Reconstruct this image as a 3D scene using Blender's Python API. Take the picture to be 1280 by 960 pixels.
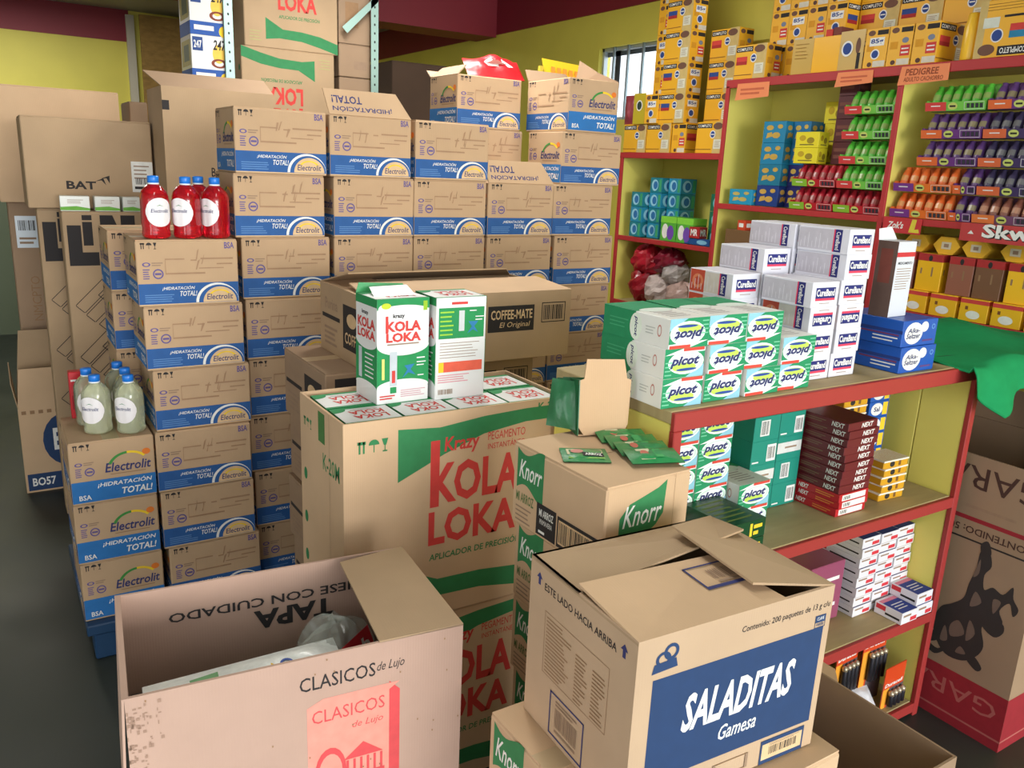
import bpy, math, random
from mathutils import Vector, Matrix
random.seed(7)
for o in list(bpy.data.objects): bpy.data.objects.remove(o)
SC = bpy.context.scene
COL = SC.collection

# ---------------------------------------------------------------- camera
cam = bpy.data.cameras.new('camera'); cam.sensor_width = 36.0; cam.lens = 36.0*1025.4/1280.0
cam.clip_start = 0.05; cam.clip_end = 60
camo = bpy.data.objects.new('camera', cam); COL.objects.link(camo)
yaw, pitch, roll = 1.00093, 0.25627, 0.04474
fw = Vector((math.cos(yaw)*math.cos(pitch), math.sin(yaw)*math.cos(pitch), -math.sin(pitch)))
rt = Vector((math.sin(yaw), -math.cos(yaw), 0)); up = rt.cross(fw)
r2 = math.cos(roll)*rt + math.sin(roll)*up; u2 = -math.sin(roll)*rt + math.cos(roll)*up
camo.matrix_world = Matrix(((r2.x, u2.x, -fw.x, 0), (r2.y, u2.y, -fw.y, 0), (r2.z, u2.z, -fw.z, 1.72), (0, 0, 0, 1)))
SC.camera = camo
# ---------------------------------------------------------------- world, lights, exposure
w = bpy.data.worlds.new('world'); SC.world = w; w.use_nodes = True
bg = w.node_tree.nodes['Background']; bg.inputs[0].default_value = (0.86, 0.93, 1.0, 1); bg.inputs[1].default_value = 2.0
def area(name, loc, target, sx, sy, power, color):
    L = bpy.data.lights.new(name, 'AREA'); L.shape = 'RECTANGLE'; L.size = sx; L.size_y = sy; L.energy = power; L.color = color
    o = bpy.data.objects.new(name, L); COL.objects.link(o); o.location = loc
    o.rotation_euler = (Vector(target)-Vector(loc)).to_track_quat('-Z', 'Y').to_euler(); return o
area('daylight_shop_entrance', (2.2, -13.0, 2.4), (1.6, 3.0, 1.4), 8.0, 3.4, 1150, (1.0, 0.97, 0.94))
area('added_fill_overhead', (0.9, 1.2, 2.93), (0.9, 1.2, 0), 0.25, 1.3, 10, (1.0, 0.96, 0.9))  # added overhead fill for carton tops, no lamp known here
area('added_fill_middle', (1.7, 3.5, 2.93), (1.7, 3.5, 0), 0.25, 1.3, 36, (1.0, 0.97, 0.92))  # added fill to brighten the wall shelf and right wall
area('added_fill_rear', (0.2, 7.3, 2.93), (0.2, 7.3, 0), 1.3, 0.3, 34, (1.0, 0.97, 0.9))  # added fill to lift the rear room, invented source
area('added_fill_left', (-2.5, 0.4, 1.2), (1.0, 1.2, 0.9), 1.2, 2.0, 26, (0.95, 0.98, 1.0))  # added fill for left-facing sides, no doorway in the left wall
vs = SC.view_settings; vs.view_transform = 'Standard'; vs.look = 'None'; vs.gamma = 1.0; vs.use_curve_mapping = False; vs.exposure = 0.37

# ---------------------------------------------------------------- materials
def s2l(c):
    c = c/255.0
    return c/12.92 if c <= 0.04045 else ((c+0.055)/1.055)**2.4
MATS = {}
def mat(rgb, kind='plain', rough=None):
    key = (tuple(rgb), kind, rough)
    if key in MATS: return MATS[key]
    m = bpy.data.materials.new('%s_%02x%02x%02x' % (kind, *rgb)); m.use_nodes = True
    nt = m.node_tree; N = nt.nodes; L = nt.links; b = N['Principled BSDF']
    lin = [s2l(c) for c in rgb]
    tc = N.new('ShaderNodeTexCoord')
    def var(scale, amt, detail=4, coord='Object', stretch=None):
        nz = N.new('ShaderNodeTexNoise'); nz.inputs['Scale'].default_value = scale; nz.inputs['Detail'].default_value = detail
        if stretch:
            mp = N.new('ShaderNodeMapping'); mp.inputs['Scale'].default_value = stretch
            L.new(tc.outputs[coord], mp.inputs[0]); L.new(mp.outputs[0], nz.inputs['Vector'])
        else: L.new(tc.outputs[coord], nz.inputs['Vector'])
        mx = N.new('ShaderNodeMixRGB'); mx.inputs[1].default_value = [c*(1-amt) for c in lin]+[1]
        mx.inputs[2].default_value = [min(1, c*(1+amt)) for c in lin]+[1]
        L.new(nz.outputs['Fac'], mx.inputs[0]); L.new(mx.outputs[0], b.inputs['Base Color']); return nz, mx
    b.inputs['Base Color'].default_value = lin+[1]
    r = 0.6
    if kind == 'card':
        r = 0.85; var(5, 0.16)
        wv = N.new('ShaderNodeTexWave'); wv.inputs['Scale'].default_value = 60; wv.bands_direction = 'X'; wv.inputs['Distortion'].default_value = 0.6
        bp = N.new('ShaderNodeBump'); bp.inputs['Strength'].default_value = 0.06; bp.inputs['Distance'].default_value = 0.002
        L.new(tc.outputs['Object'], wv.inputs['Vector']); L.new(wv.outputs['Fac'], bp.inputs['Height']); L.new(bp.outputs[0], b.inputs['Normal'])
    elif kind == 'ink': r = 0.75; var(40, 0.16)
    elif kind == 'gloss': r = 0.3
    elif kind == 'foil':
        r = 0.38; b.inputs['Coat Weight'].default_value = 0.15
        nz, mx = var(60, 0.25)
        bp = N.new('ShaderNodeBump'); bp.inputs['Strength'].default_value = 0.35; bp.inputs['Distance'].default_value = 0.004
        L.new(nz.outputs['Fac'], bp.inputs['Height']); L.new(bp.outputs[0], b.inputs['Normal'])
    elif kind == 'paint':
        r = 0.55; nz, mx = var(2.2, 0.14, 8)
        bp = N.new('ShaderNodeBump'); bp.inputs['Strength'].default_value = 0.08; bp.inputs['Distance'].default_value = 0.01
        L.new(nz.outputs['Fac'], bp.inputs['Height']); L.new(bp.outputs[0], b.inputs['Normal'])
    elif kind == 'wood': r = 0.6; var(7, 0.2, 8, stretch=(1, 6, 0.5))
    elif kind == 'osb': r = 0.8; var(14, 0.5, 3, stretch=(1.0, 1, 2.2))
    elif kind == 'floor':
        nz, mx = var(2.4, 0.55, 9)
        rp = N.new('ShaderNodeMapRange'); rp.inputs[3].default_value = 0.3; rp.inputs[4].default_value = 0.62
        L.new(nz.outputs['Fac'], rp.inputs[0]); L.new(rp.outputs[0], b.inputs['Roughness']); r = None
    elif kind == 'cloth':
        r = 0.95; var(30, 0.12); b.inputs['Specular IOR Level'].default_value = 0.1
    elif kind == 'metal': r = 0.4; b.inputs['Metallic'].default_value = 0.6
    elif kind == 'liquid':
        r = 0.08; b.inputs['Transmission Weight'].default_value = 0.7; b.inputs['IOR'].default_value = 1.33; b.inputs['Coat Weight'].default_value = 0.6
    elif kind == 'film':
        r = 0.12; b.inputs['Alpha'].default_value = 0.35; b.inputs['Coat Weight'].default_value = 0.5
    elif kind == 'glass':
        r = 0.05; b.inputs['Alpha'].default_value = 0.15
    if rough is not None: r = rough
    if r is not None: b.inputs['Roughness'].default_value = r
    MATS[key] = m; return m
CARD = mat((204, 172, 136), 'card'); CARD2 = mat((176, 149, 116), 'card'); CARD3 = mat((156, 130, 104), 'card'); CARDP = mat((184, 153, 135), 'card')  # CARD2 darkened to carry the light's falloff on the rear boxes
def ink(*c): return mat(c, 'ink')

# ---------------------------------------------------------------- text cache
TX = {}
def text_geo(s, bold, shear):
    k = (s, bold, shear)
    if k in TX: return TX[k]
    cu = bpy.data.curves.new('t', 'FONT'); cu.body = s; cu.size = 1; cu.offset = bold*0.5; cu.shear = shear; cu.resolution_u = 2; cu.fill_mode = 'FRONT'
    o = bpy.data.objects.new('t', cu); COL.objects.link(o); bpy.context.view_layer.update()
    ev = o.evaluated_get(bpy.context.evaluated_depsgraph_get()); me = ev.to_mesh()
    V = [(v.co.x, v.co.y) for v in me.vertices]; F = [tuple(p.vertices) for p in me.polygons]
    ev.to_mesh_clear(); bpy.data.objects.remove(o); bpy.data.curves.remove(cu)
    if not V: V = [(0, 0), (1, 0), (1, 1)]; F = []
    x0 = min(v[0] for v in V); x1 = max(v[0] for v in V); y0 = min(v[1] for v in V); y1 = max(v[1] for v in V)
    V = [((x-x0)/max(x1-x0, 1e-6), (y-y0)/max(y1-y0, 1e-6)) for x, y in V]
    TX[k] = (V, F); return TX[k]

class Pr:
    """flat print: coloured shapes and lettering in the plane of one carton face (u right, v up, metres)"""
    def __init__(s, w, h): s.w = w; s.h = h; s.it = []; s.n = 0
    def add(s, V, F, m):
        s.n += 1; s.it.append((V, F, m, 0.0002+0.00007*s.n)); return s
    def rect(s, x0, y0, x1, y1, m): return s.add([(x0*s.w, y0*s.h), (x1*s.w, y0*s.h), (x1*s.w, y1*s.h), (x0*s.w, y1*s.h)], [(0, 1, 2, 3)], m)
    def poly(s, pts, m): return s.add([(x*s.w, y*s.h) for x, y in pts], [tuple(range(len(pts)))], m)
    def frame(s, x0, y0, x1, y1, t, m):
        tx = t/s.w; ty = t/s.h
        return s.multi([(x0, y0, x1, y0+ty), (x0, y1-ty, x1, y1), (x0, y0, x0+tx, y1), (x1-tx, y0, x1, y1)], m)
    def multi(s, rs, m):
        V = []; F = []
        for (x0, y0, x1, y1) in rs:
            i = len(V); V += [(x0*s.w, y0*s.h), (x1*s.w, y0*s.h), (x1*s.w, y1*s.h), (x0*s.w, y1*s.h)]; F.append((i, i+1, i+2, i+3))
        return s.add(V, F, m)
    def ell(s, cx, cy, rx, ry, m, a0=0, a1=360, inner=0, n=20):
        a = [math.radians(a0+(a1-a0)*i/n) for i in range(n+1)]
        o = [((cx+rx*math.cos(t))*s.w, (cy+ry*math.sin(t))*s.h) for t in a]
        if inner:
            q = [((cx+rx*inner*math.cos(t))*s.w, (cy+ry*inner*math.sin(t))*s.h) for t in a]
            return s.add(o+q, [(i, i+1, n+2+i, n+1+i) for i in range(n)], m)
        return s.add([(cx*s.w, cy*s.h)]+o, [(0, i+1, i+2) for i in range(n)], m)
    def text(s, t, x0, y0, x1, y1, m, bold=0.0, shear=0.0, rot=0):
        V, F = text_geo(t, bold, shear)
        if rot == 180: V = [(1-x, 1-y) for x, y in V]
        elif rot == 90: V = [(1-y, x) for x, y in V]
        elif rot == 270: V = [(y, 1-x) for x, y in V]
        return s.add([((x0+x*(x1-x0))*s.w, (y0+y*(y1-y0))*s.h) for x, y in V], F, m)
    def lines(s, x0, y0, x1, y1, n, m, fill=0.5, seed=1, rag=0.25):
        r = random.Random(seed); st = (y1-y0)/n
        return s.multi([(x0, y1-st*(i+1)+st*(1-fill)/2, x1-(x1-x0)*rag*r.random(), y1-st*(i+1)+st*(1+fill)/2) for i in range(n)], m)
    def bars(s, x0, y0, x1, y1, m, n=16, seed=3):
        r = random.Random(seed); st = (x1-x0)/n
        return s.multi([(x0+st*i, y0, x0+st*(i+0.3+0.5*r.random()), y1) for i in range(n)], m)
    def flip(s):
        p = Pr(s.w, s.h); p.n = s.n
        p.it = [([(s.w-x, s.h-y) for x, y in V], F, m, z) for V, F, m, z in s.it]; return p

class MB:
    def __init__(s): s.V = []; s.F = []; s.M = []; s.mats = []; s.sm = []
    def mi(s, m):
        if m not in s.mats: s.mats.append(m)
        return s.mats.index(m)
    def add(s, V, F, m, smooth=False):
        i = len(s.V); s.V += [tuple(v) for v in V]; k = s.mi(m)
        for f in F: s.F.append(tuple(i+a for a in f)); s.M.append(k); s.sm.append(smooth)
        return s
    def box(s, x0, y0, z0, x1, y1, z1, m, b=0.0):
        if b <= 0:
            V = [(x, y, z) for z in (z0, z1) for y in (y0, y1) for x in (x0, x1)]
            return s.add(V, [(0, 2, 3, 1), (4, 5, 7, 6), (0, 1, 5, 4), (1, 3, 7, 5), (3, 2, 6, 7), (2, 0, 4, 6)], m)
        c = ((x0+x1)/2, (y0+y1)/2, (z0+z1)/2); hx = (x1-x0)/2; hy = (y1-y0)/2; hz = (z1-z0)/2
        V = []; ix = {}
        for sx in (-1, 1):
            for sy in (-1, 1):
                for sz in (-1, 1):
                    for a in range(3):
                        p = [hx-b, hy-b, hz-b]; p[a] += b
                        ix[(sx, sy, sz, a)] = len(V); V.append((c[0]+sx*p[0], c[1]+sy*p[1], c[2]+sz*p[2]))
        F = []
        S = (-1, 1)
        for q in S:
            F.append([ix[(q, a, d, 0)] for a, d in ((-1, -1), (1, -1), (1, 1), (-1, 1))][::q])
            F.append([ix[(a, q, d, 1)] for a, d in ((-1, -1), (1, -1), (1, 1), (-1, 1))][::-q])
            F.append([ix[(a, d, q, 2)] for a, d in ((-1, -1), (1, -1), (1, 1), (-1, 1))][::q])
        for p in S:
            for q in S:
                F.append([ix[(p, q, -1, 0)], ix[(p, q, -1, 1)], ix[(p, q, 1, 1)], ix[(p, q, 1, 0)]][::p*q])
                F.append([ix[(p, -1, q, 2)], ix[(p, -1, q, 0)], ix[(p, 1, q, 0)], ix[(p, 1, q, 2)]][::p*q*1])
                F.append([ix[(-1, p, q, 1)], ix[(-1, p, q, 2)], ix[(1, p, q, 2)], ix[(1, p, q, 1)]][::p*q])
                for t in S: F.append([ix[(p, q, t, 0)], ix[(p, q, t, 1)], ix[(p, q, t, 2)]][::p*q*t])
        return s.add(V, F, m)
    def slab(s, pts, t, m):
        p = [Vector(a) for a in pts]; n = (p[1]-p[0]).cross(p[2]-p[0]).normalized()*t; k = len(p)
        V = p+[a-n for a in p]
        F = [tuple(range(k)), tuple(range(2*k-1, k-1, -1))]+[(i, k+i, k+(i+1) % k, (i+1) % k) for i in range(k)]
        return s.add(V, F, m)
    def tube(s, pts, r, m, n=6, smooth=True):
        P = [Vector(a) for a in pts]; V = []; k = len(P)
        for i, a in enumerate(P):
            d = (P[min(i+1, k-1)]-P[max(i-1, 0)]).normalized(); e = d.orthogonal().normalized(); g = d.cross(e)
            rr = r[i] if isinstance(r, (list, tuple)) else r
            V += [a+e*rr*math.cos(2*math.pi*j/n)+g*rr*math.sin(2*math.pi*j/n) for j in range(n)]
        F = [(i*n+j, i*n+(j+1) % n, (i+1)*n+(j+1) % n, (i+1)*n+j) for i in range(k-1) for j in range(n)]
        F += [tuple(range(n))[::-1], tuple((k-1)*n+j for j in range(n))]
        return s.add(V, F, m, smooth)
    def lathe(s, prof, m, n=20, cx=0, cy=0, sq=0.0):
        V = []
        for r, z in prof:
            for j in range(n):
                a = 2*math.pi*j/n; k = 1+sq*(abs(math.sin(2*a))-0.5) if r > 0.012 else 1
                V.append((cx+r*k*math.cos(a), cy+r*k*math.sin(a), z))
        F = [(i*n+j, i*n+(j+1) % n, (i+1)*n+(j+1) % n, (i+1)*n+j) for i in range(len(prof)-1) for j in range(n)]
        F += [tuple(range(n))[::-1], tuple((len(prof)-1)*n+j for j in range(n))]
        return s.add(V, F, m, True)
    def pillow(s, w, h, t, m, n=10, mt=None, seed=1, wr=0.25, crimp=0.08, mid=None):
        """sachet or bag lying in XY, centre at origin, both sides bulging, crimped ends"""
        r = random.Random(seed); ph = [r.uniform(0, 6.28) for _ in range(6)]
        for side in (1, -1):
            V = []; F = []; FM = []
            for i in range(n+1):
                for j in range(n+1):
                    u = -1+2*i/n; v = -1+2*j/n
                    e = max(0, 1-abs(u)**3)*max(0, 1-(abs(v)/(1-crimp))**3) if abs(v) < 1-crimp else 0
                    z = t*e*(1+wr*math.sin(3*u+ph[0])*math.sin(4*v+ph[1])+wr*0.6*math.sin(8*u+ph[2]+3*v))
                    V.append((u*w/2*(1-0.06*e), v*h/2*(1-0.04*e), t*0.15+side*(z*0.5+0.0008)))
            for i in range(n):
                for j in range(n):
                    a = i*(n+1)+j; q = (a, a+n+1, a+n+2, a+1); F.append(q if side > 0 else q[::-1])
            s.add(V, F, m, True)
        return s
    def lump(s, rx, ry, rz, m, seed=1, amp=.22, nu=20, nv=12):
        """crumpled bag: a sphere with creases"""
        r = random.Random(seed); K = [(r.uniform(2, 6), r.uniform(2, 6), r.uniform(0, 6.28), r.uniform(0, 6.28)) for _ in range(5)]
        V = []
        for j in range(nv+1):
            b_ = -math.pi/2+math.pi*j/nv
            for i in range(nu):
                a = 2*math.pi*i/nu; k = 1+amp*sum(abs(math.sin(p_[0]*math.cos(a)*1.3+p_[2])*math.cos(p_[1]*math.sin(b_)+p_[3]+math.sin(a)*2)) for p_ in K)/2.5-amp*.5
                V.append((rx*k*math.cos(b_)*math.cos(a), ry*k*math.cos(b_)*math.sin(a), rz*k*math.sin(b_)))
        F = [(j*nu+i, j*nu+(i+1) % nu, (j+1)*nu+(i+1) % nu, (j+1)*nu+i) for j in range(nv) for i in range(nu)]
        return s.add(V, F, m, False)
    def face(s, pr, fc, w, d, h, z0=0.0):
        O, U, W, Nn = {'F': ((-w/2, -d/2, z0), (1, 0, 0), (0, 0, 1), (0, -1, 0)), 'L': ((-w/2, d/2, z0), (0, -1, 0), (0, 0, 1), (-1, 0, 0)),
                   'R': ((w/2, -d/2, z0), (0, 1, 0), (0, 0, 1), (1, 0, 0)), 'K': ((w/2, d/2, z0), (-1, 0, 0), (0, 0, 1), (0, 1, 0)),
                   'T': ((-w/2, -d/2, z0+h), (1, 0, 0), (0, 1, 0), (0, 0, 1))}[fc]
        return s.plane(pr, O, U, W, Nn)
    def plane(s, pr, O, U, W, Nn=None):
        O = Vector(O); U = Vector(U).normalized(); W = Vector(W).normalized()
        Nn = Vector(Nn) if Nn else U.cross(W)
        for V, F, m, z in pr.it: s.add([O+U*a+W*b+Nn*z for a, b in V], F, m)
        return s
    def mesh(s, name):
        me = bpy.data.meshes.new(name); me.from_pydata([tuple(v) for v in s.V], [], s.F)
        for m in s.mats: me.materials.append(m)
        me.polygons.foreach_set('material_index', s.M); me.polygons.foreach_set('use_smooth', s.sm); me.update(); return me

def obj(name, me, parent=None, loc=None, rz=0.0, rot=None):
    if isinstance(me, MB): me = me.mesh(name)
    o = bpy.data.objects.new(name, me); COL.objects.link(o)
    if parent: o.parent = parent
    if loc: o.location = loc
    o.rotation_euler = rot if rot else (0, 0, rz)
    return o
def tag(o, label, cat, group=None, kind=None):
    o['label'] = label; o['category'] = cat
    if group: o['group'] = group
    if kind: o['kind'] = kind
    return o
def thing(name, label, cat, loc, rz=0.0, group=None):
    o = bpy.data.objects.new(name, None); COL.objects.link(o); o.empty_display_size = 0.05
    o.location = loc; o.rotation_euler = (0, 0, rz); return tag(o, label, cat, group)
def struct(name, me, label=None):
    o = obj(name, me); o['kind'] = 'structure'
    if label: o['label'] = label
    return o
ORD = ['zeroth', 'first', 'second', 'third', 'fourth', 'fifth', 'sixth', 'seventh', 'eighth', 'ninth', 'tenth', 'eleventh', 'twelfth', 'thirteenth', 'fourteenth']
def lf(x, y, w, d, yawv=0.0):
    """centre of a carton whose left front corner stands at x, y"""
    c, s = math.cos(yawv), math.sin(yawv)
    return (x+c*w/2-s*d/2, y+s*w/2+c*d/2)

# ================================================================ the room
YEL = mat((222, 211, 88), 'paint'); YELS = mat((234, 223, 112), 'paint'); MAROON = mat((134, 32, 46), 'paint'); RED = mat((176, 44, 46), 'paint')
REDC = mat((160, 48, 44), 'paint'); GREYC = mat((150, 148, 142), 'paint'); SHELFTOP = mat((170, 152, 108), 'wood'); FLOOR = mat((48, 54, 49), 'floor')
DADO = mat((96, 108, 84), 'paint')
XW, YB, ZC, XL, YF = 3.55, 8.95, 2.99, -2.6, -2.6
struct('floor', MB().box(XL-.1, YF, -.08, XW+.1, YB+.1, 0, FLOOR), 'dark polished greenish concrete floor')
struct('ceiling', MB().box(XL-.1, YF, ZC, XW+.1, YB+.1, ZC+.1, GREYC), 'grey concrete ceiling')
struct('wall_back', MB().box(XL, YB, 1.6, XW, YB+.1, ZC, YEL).box(XL, YB, 0, XW, YB+.1, 1.6, DADO), 'yellow painted rear wall')
struct('wall_left', MB().box(XL-.1, YF, 0, XL, YB, ZC, mat((226, 222, 212), 'paint')), 'pale plastered left wall')
wy0, wy1, wz0, wz1 = 3.98, 4.65, 2.06, 2.515
struct('wall_right', MB().box(XW, YF, 0, XW+.1, wy0, ZC, YEL).box(XW, wy1, 0, XW+.1, YB, ZC, YEL).box(XW, wy0, 0, XW+.1, wy1, wz0, YEL).box(XW, wy0, wz1, XW+.1, wy1, ZC, YEL), 'yellow painted right wall with a small window')
struct('trim_1', MB().box(XL, YB-.012, 2.715, 1.3, YB, ZC, MAROON), 'dark red band painted along the top of the rear wall')
struct('trim_2', MB().box(XW-.012, 2.0, 2.735, XW, YB, ZC, MAROON), 'dark red band painted along the top of the right wall')
struct('trim_3', MB().box(XL, 5.98, 2.715, XW-.012, 6.3, ZC, MAROON), 'dark red beam crossing under the ceiling')
struct('trim_4', MB().box(1.27, YB-.05, 0, 1.34, YB, 2.95, mat((196, 190, 170), 'paint')), 'pale jamb at the end of the rear wall')
# window with bars
fr = mat((190, 200, 205), 'metal')
wo = struct('window_1', MB().box(XW+.03, wy0, wz0, XW+.06, wy1, wz0+.02, fr).box(XW+.03, wy0, wz1-.02, XW+.06, wy1, wz1, fr).box(XW+.03, wy0, wz0, XW+.06, wy0+.02, wz1, fr).box(XW+.03, wy1-.02, wz0, XW+.06, wy1, wz1, fr), 'small barred window in the right wall')
obj('pane', MB().box(XW+.07, wy0, wz0, XW+.075, wy1, wz1, mat((235, 240, 245), 'glass')), wo)
bar_me = MB().box(-.007, -.007, wz0, .007, .007, wz1, mat((150, 165, 170), 'metal')).mesh('window_bar')
for i in range(4): obj('window_bar', bar_me, wo, (XW+.02, wy0+.10+.145*i, 0))
obj('louvre', MB().box(XW+.062, wy1-.15, wz0, XW+.068, wy1-.1, wz1, mat((60, 70, 80), 'gloss')).box(XW+.062, wy0, wz1-.05, XW+.068, wy1, wz1-.02, mat((70, 80, 85), 'gloss')), wo)
tag(obj('particle_board', MB().box(1.36, 8.72, 0, 2.62, 8.75, 2.94, mat((150, 118, 62), 'osb'))), 'tall brown particle board panel standing at the rear by the red beam', 'board')

# ================================================================ shelving on the right wall
SX = 3.2; D = XW-SX-.01
sh = thing('wall_shelf', 'yellow shelving unit with dark red edges against the right wall', 'shelf', (SX, 2.55, 0))
def sb(name, x0, y0, z0, x1, y1, z1, m, par=sh, b=0.002):
    return obj(name, MB().box(x0-SX, y0-2.55, z0, x1-SX, y1-2.55, z1, m, b), par)
YS, YE = 1.05, 3.93
sb('back_panel', XW-.025, YS, 0, XW-.012, YE, 1.82, YELS)
sb('back_panel', XW-.025, YS, 1.83, XW-.012, 3.12, 2.17, YELS)
for y, z in ((YE-.02, 1.815), (3.12, 2.165), (2.17, 2.165), (YS, 2.165)):
    p = sb('upright', SX+.012, y-.010, 0, XW-.026, y+.010, z, YELS)
    obj('red_edge', MB().box(0, y-.012-2.55, 0, .012, y+.012-2.55, z, RED, .002), p)
for y0, y1, zs in ((3.132, YE-.032, (1.365, .98, .45)), (2.182, 3.108, (1.595, 1.1, .55)), (YS+.012, 2.158, (1.595, 1.22, .55))):
    for z in zs:
        p = sb('shelf_board', SX+.012, y0, z-.025, XW-.026, y1, z-.004, SHELFTOP)
        obj('red_edge', MB().box(0, y0-2.55, z-.027, .012, y1-2.55, z, RED, .002), p)
p = sb('shelf_board', SX+.012, 3.132, 1.818, XW-.026, YE, 1.838, SHELFTOP); obj('red_edge', MB().box(0, 3.13-2.55, 1.81, .012, YE-2.55, 1.842, RED, .002), p)
p = sb('shelf_board', SX+.012, YS, 2.168, XW-.026, 3.13, 2.190, SHELFTOP); obj('red_edge', MB().box(0, YS-2.55, 2.155, .012, 3.132-2.55, 2.194, RED, .002), p)

# ================================================================ the counter
CX0, CX1, CY0, CY1, CZ = 1.247, 2.495, 1.27, 1.73, 1.213
ct = thing('counter', 'yellow wooden counter with red edges and open shelves', 'counter', (CX0, CY0, 0))
def cb(name, x0, y0, z0, x1, y1, z1, m, par=ct, b=0.002):
    return obj(name, MB().box(x0-CX0, y0-CY0, z0, x1-CX0, y1-CY0, z1, m, b), par)
t_ = cb('counter_top', CX0, CY0+.014, CZ-.03, CX1, CY1, CZ, SHELFTOP)
cb('red_edge', CX0, CY0, CZ-.045, CX1, CY0+.014, CZ-.002, REDC, t_)
for z in (.79, .39, .05):
    t_ = cb('shelf_board', CX0+.028, CY0+.014, z-.028, CX1-.028, CY1-.02, z, SHELFTOP)
    cb('red_edge', CX0+.026, CY0, z-.036, CX1-.026, CY0+.014, z-.002, REDC, t_)
for x in (CX0, CX1-.026):
    e = cb('red_post_edge', x, CY0-.001, 0, x+.026, CY0+.016, CZ-.045, REDC)
    for i in range(3):
        ya = CY0+.016+(CY1-CY0-.016)/3*i
        cb('plank', x+.002, ya+.0015, 0, x+.024, ya+(CY1-CY0-.016)/3-.0015, CZ-.031, YELS)
for i in range(6):
    xa = CX0+.028+(CX1-CX0-.056)/6*i
    cb('back_plank', xa+.001, CY1-.018, 0, xa+(CX1-CX0-.056)/6-.001, CY1-.004, CZ-.031, YELS)
# side table that carries on past the counter
tb = thing('side_table', 'brown side table under the green cloth beside the counter', 'table', (3.0, 1.56, 0))
WD = mat((110, 84, 60), 'wood')
obj('table_top', MB().box(-.46, -.3, 1.165, .18, .3, 1.195, WD, .003), tb)
for x in (-.0, .14):
    for y in (-.26, .26): obj('leg', MB().box(x-.02, y-.02, 0, x+.02, y+.02, 1.165, WD, .003), tb)

# ================================================================ cartons: shared builders
BLUE = ink(36, 88, 150); WHITE = ink(232, 232, 226); BLACK = ink(38, 34, 34); NAVY = ink(44, 50, 104); GREY = ink(150, 124, 100); TANI = ink(216, 184, 140)
GREEN = ink(46, 128, 76); REDI = ink(206, 62, 56); YELI = ink(240, 200, 40); PURP = ink(96, 84, 140); BROWNI = ink(150, 116, 82)
def icons(p, x, y, s, m=BLACK):
    """two arrows, umbrella and glass: the handling marks"""
    a = s/p.w; b = s/p.h
    p.multi([(x, y, x+.12*a, y+.8*b), (x+.28*a, y, x+.40*a, y+.8*b), (x-.08*a, y+.6*b, x+.2*a, y+.8*b), (x+.2*a, y+.6*b, x+.48*a, y+.8*b), (x+1.0*a, y, x+1.06*a, y+.6*b), (x+1.75*a, y, x+1.81*a, y+.6*b), (x+1.62*a, y-.03*b, x+1.94*a, y+.06*b)], m)
    p.ell(x+1.03*a, y+.5*b, .36*a, .36*b, m, 0, 180, n=10); p.poly([(x+1.55*a, y+.85*b), (x+2.0*a, y+.85*b), (x+1.86*a, y+.4*b), (x+1.70*a, y+.4*b)], m)
def seals(p, x, y, s, m=PURP):
    a = s/p.w; b = s/p.h
    p.ell(x+.45*a, y+1.35*b, .38*a, .22*b, m, inner=.6); p.ell(x+1.5*a, y+.4*b, .5*a, .5*b, m, inner=.74); p.rect(x+1.2*a, y+.3*b, x+1.8*a, y+.5*b, m)
    p.lines(x+.1*a, y-.15*b, x+.75*a, y+.95*b, 5, m, .45); p.lines(x+.95*a, y+1.15*b, x+2.0*a, y+1.6*b, 2, GREY, .5)
EW, ED, EH = .320, .26, .218
FAINT = ink(164, 130, 98)
def el_long(seed):
    p = Pr(EW, EH); r = random.Random(seed)
    p.rect(.004, .03, .996, .345, BLUE); p.rect(.004, .022, .996, .034, TANI)
    icons(p, .05, .865, .024); seals(p, .045, .43, .033)
    p.text('BSA', .865, .86, .965, .96, PURP, .04)
    p.text('¡HIDRATACIÓN', .23, .235, .55, .305, WHITE, .02, .25); p.text('TOTAL!', .40, .145, .57, .225, WHITE, .03, .25)
    p.lines(.06, .06, .36, .19, 4, ink(92, 136, 190), .4, seed)
    p.ell(.775, .04, .22, .295, WHITE, 0, 180); p.ell(.788, .04, .205, .265, BLUE, 0, 180); p.ell(.80, .04, .172, .235, TANI, 0, 180)
    p.ell(.80, .13, .11, .10, YELI, 20, 160, .8); p.text('Electrolit', .665, .075, .935, .165, NAVY, .02, .15)
    p.multi([(.27, .70, .46, .72), (.52, .68, .58, .70), (.62, .70, .95, .725), (.78, .62, .94, .64), (.27, .48, .66, .505), (.27, .50, .275, .70), (.60, .56, .85, .575)], FAINT)
    for k in range(r.randint(2, 6)):
        x = .3+r.random()*.45; y = .52+r.random()*.2
        p.poly([(x, y), (x+.012, y), (x+.02+r.random()*.03, y+.12+r.random()*.08), (x+.012+r.random()*.02, y+.13)], FAINT)
    return p
def el_end():
    p = Pr(ED, EH)
    p.rect(.004, .03, .996, .37, ink(36, 110, 176)); icons(p, .06, .865, .024); seals(p, .05, .46, .030)
    p.text('Electrolit', .40, .47, .95, .62, NAVY, .035, .2); p.rect(.46, .43, .88, .442, BROWNI)
    p.ell(.69, .52, .26, .26, ink(60, 140, 60), 95, 160, .86); p.ell(.69, .52, .26, .26, YELI, 40, 95, .86); p.ell(.90, .74, .05, .05, ink(224, 120, 40))
    p.text('BSA', .08, .07, .22, .15, WHITE, .03); p.text('¡HIDRATACIÓN', .30, .235, .95, .335, WHITE, .03, .2); p.text('TOTAL!', .58, .09, .95, .20, WHITE, .045, .2)
    return p
ECARD = mat((190, 159, 124), 'card')  # card tone lowered to stand in for light falloff at this depth
el_body = []
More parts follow.
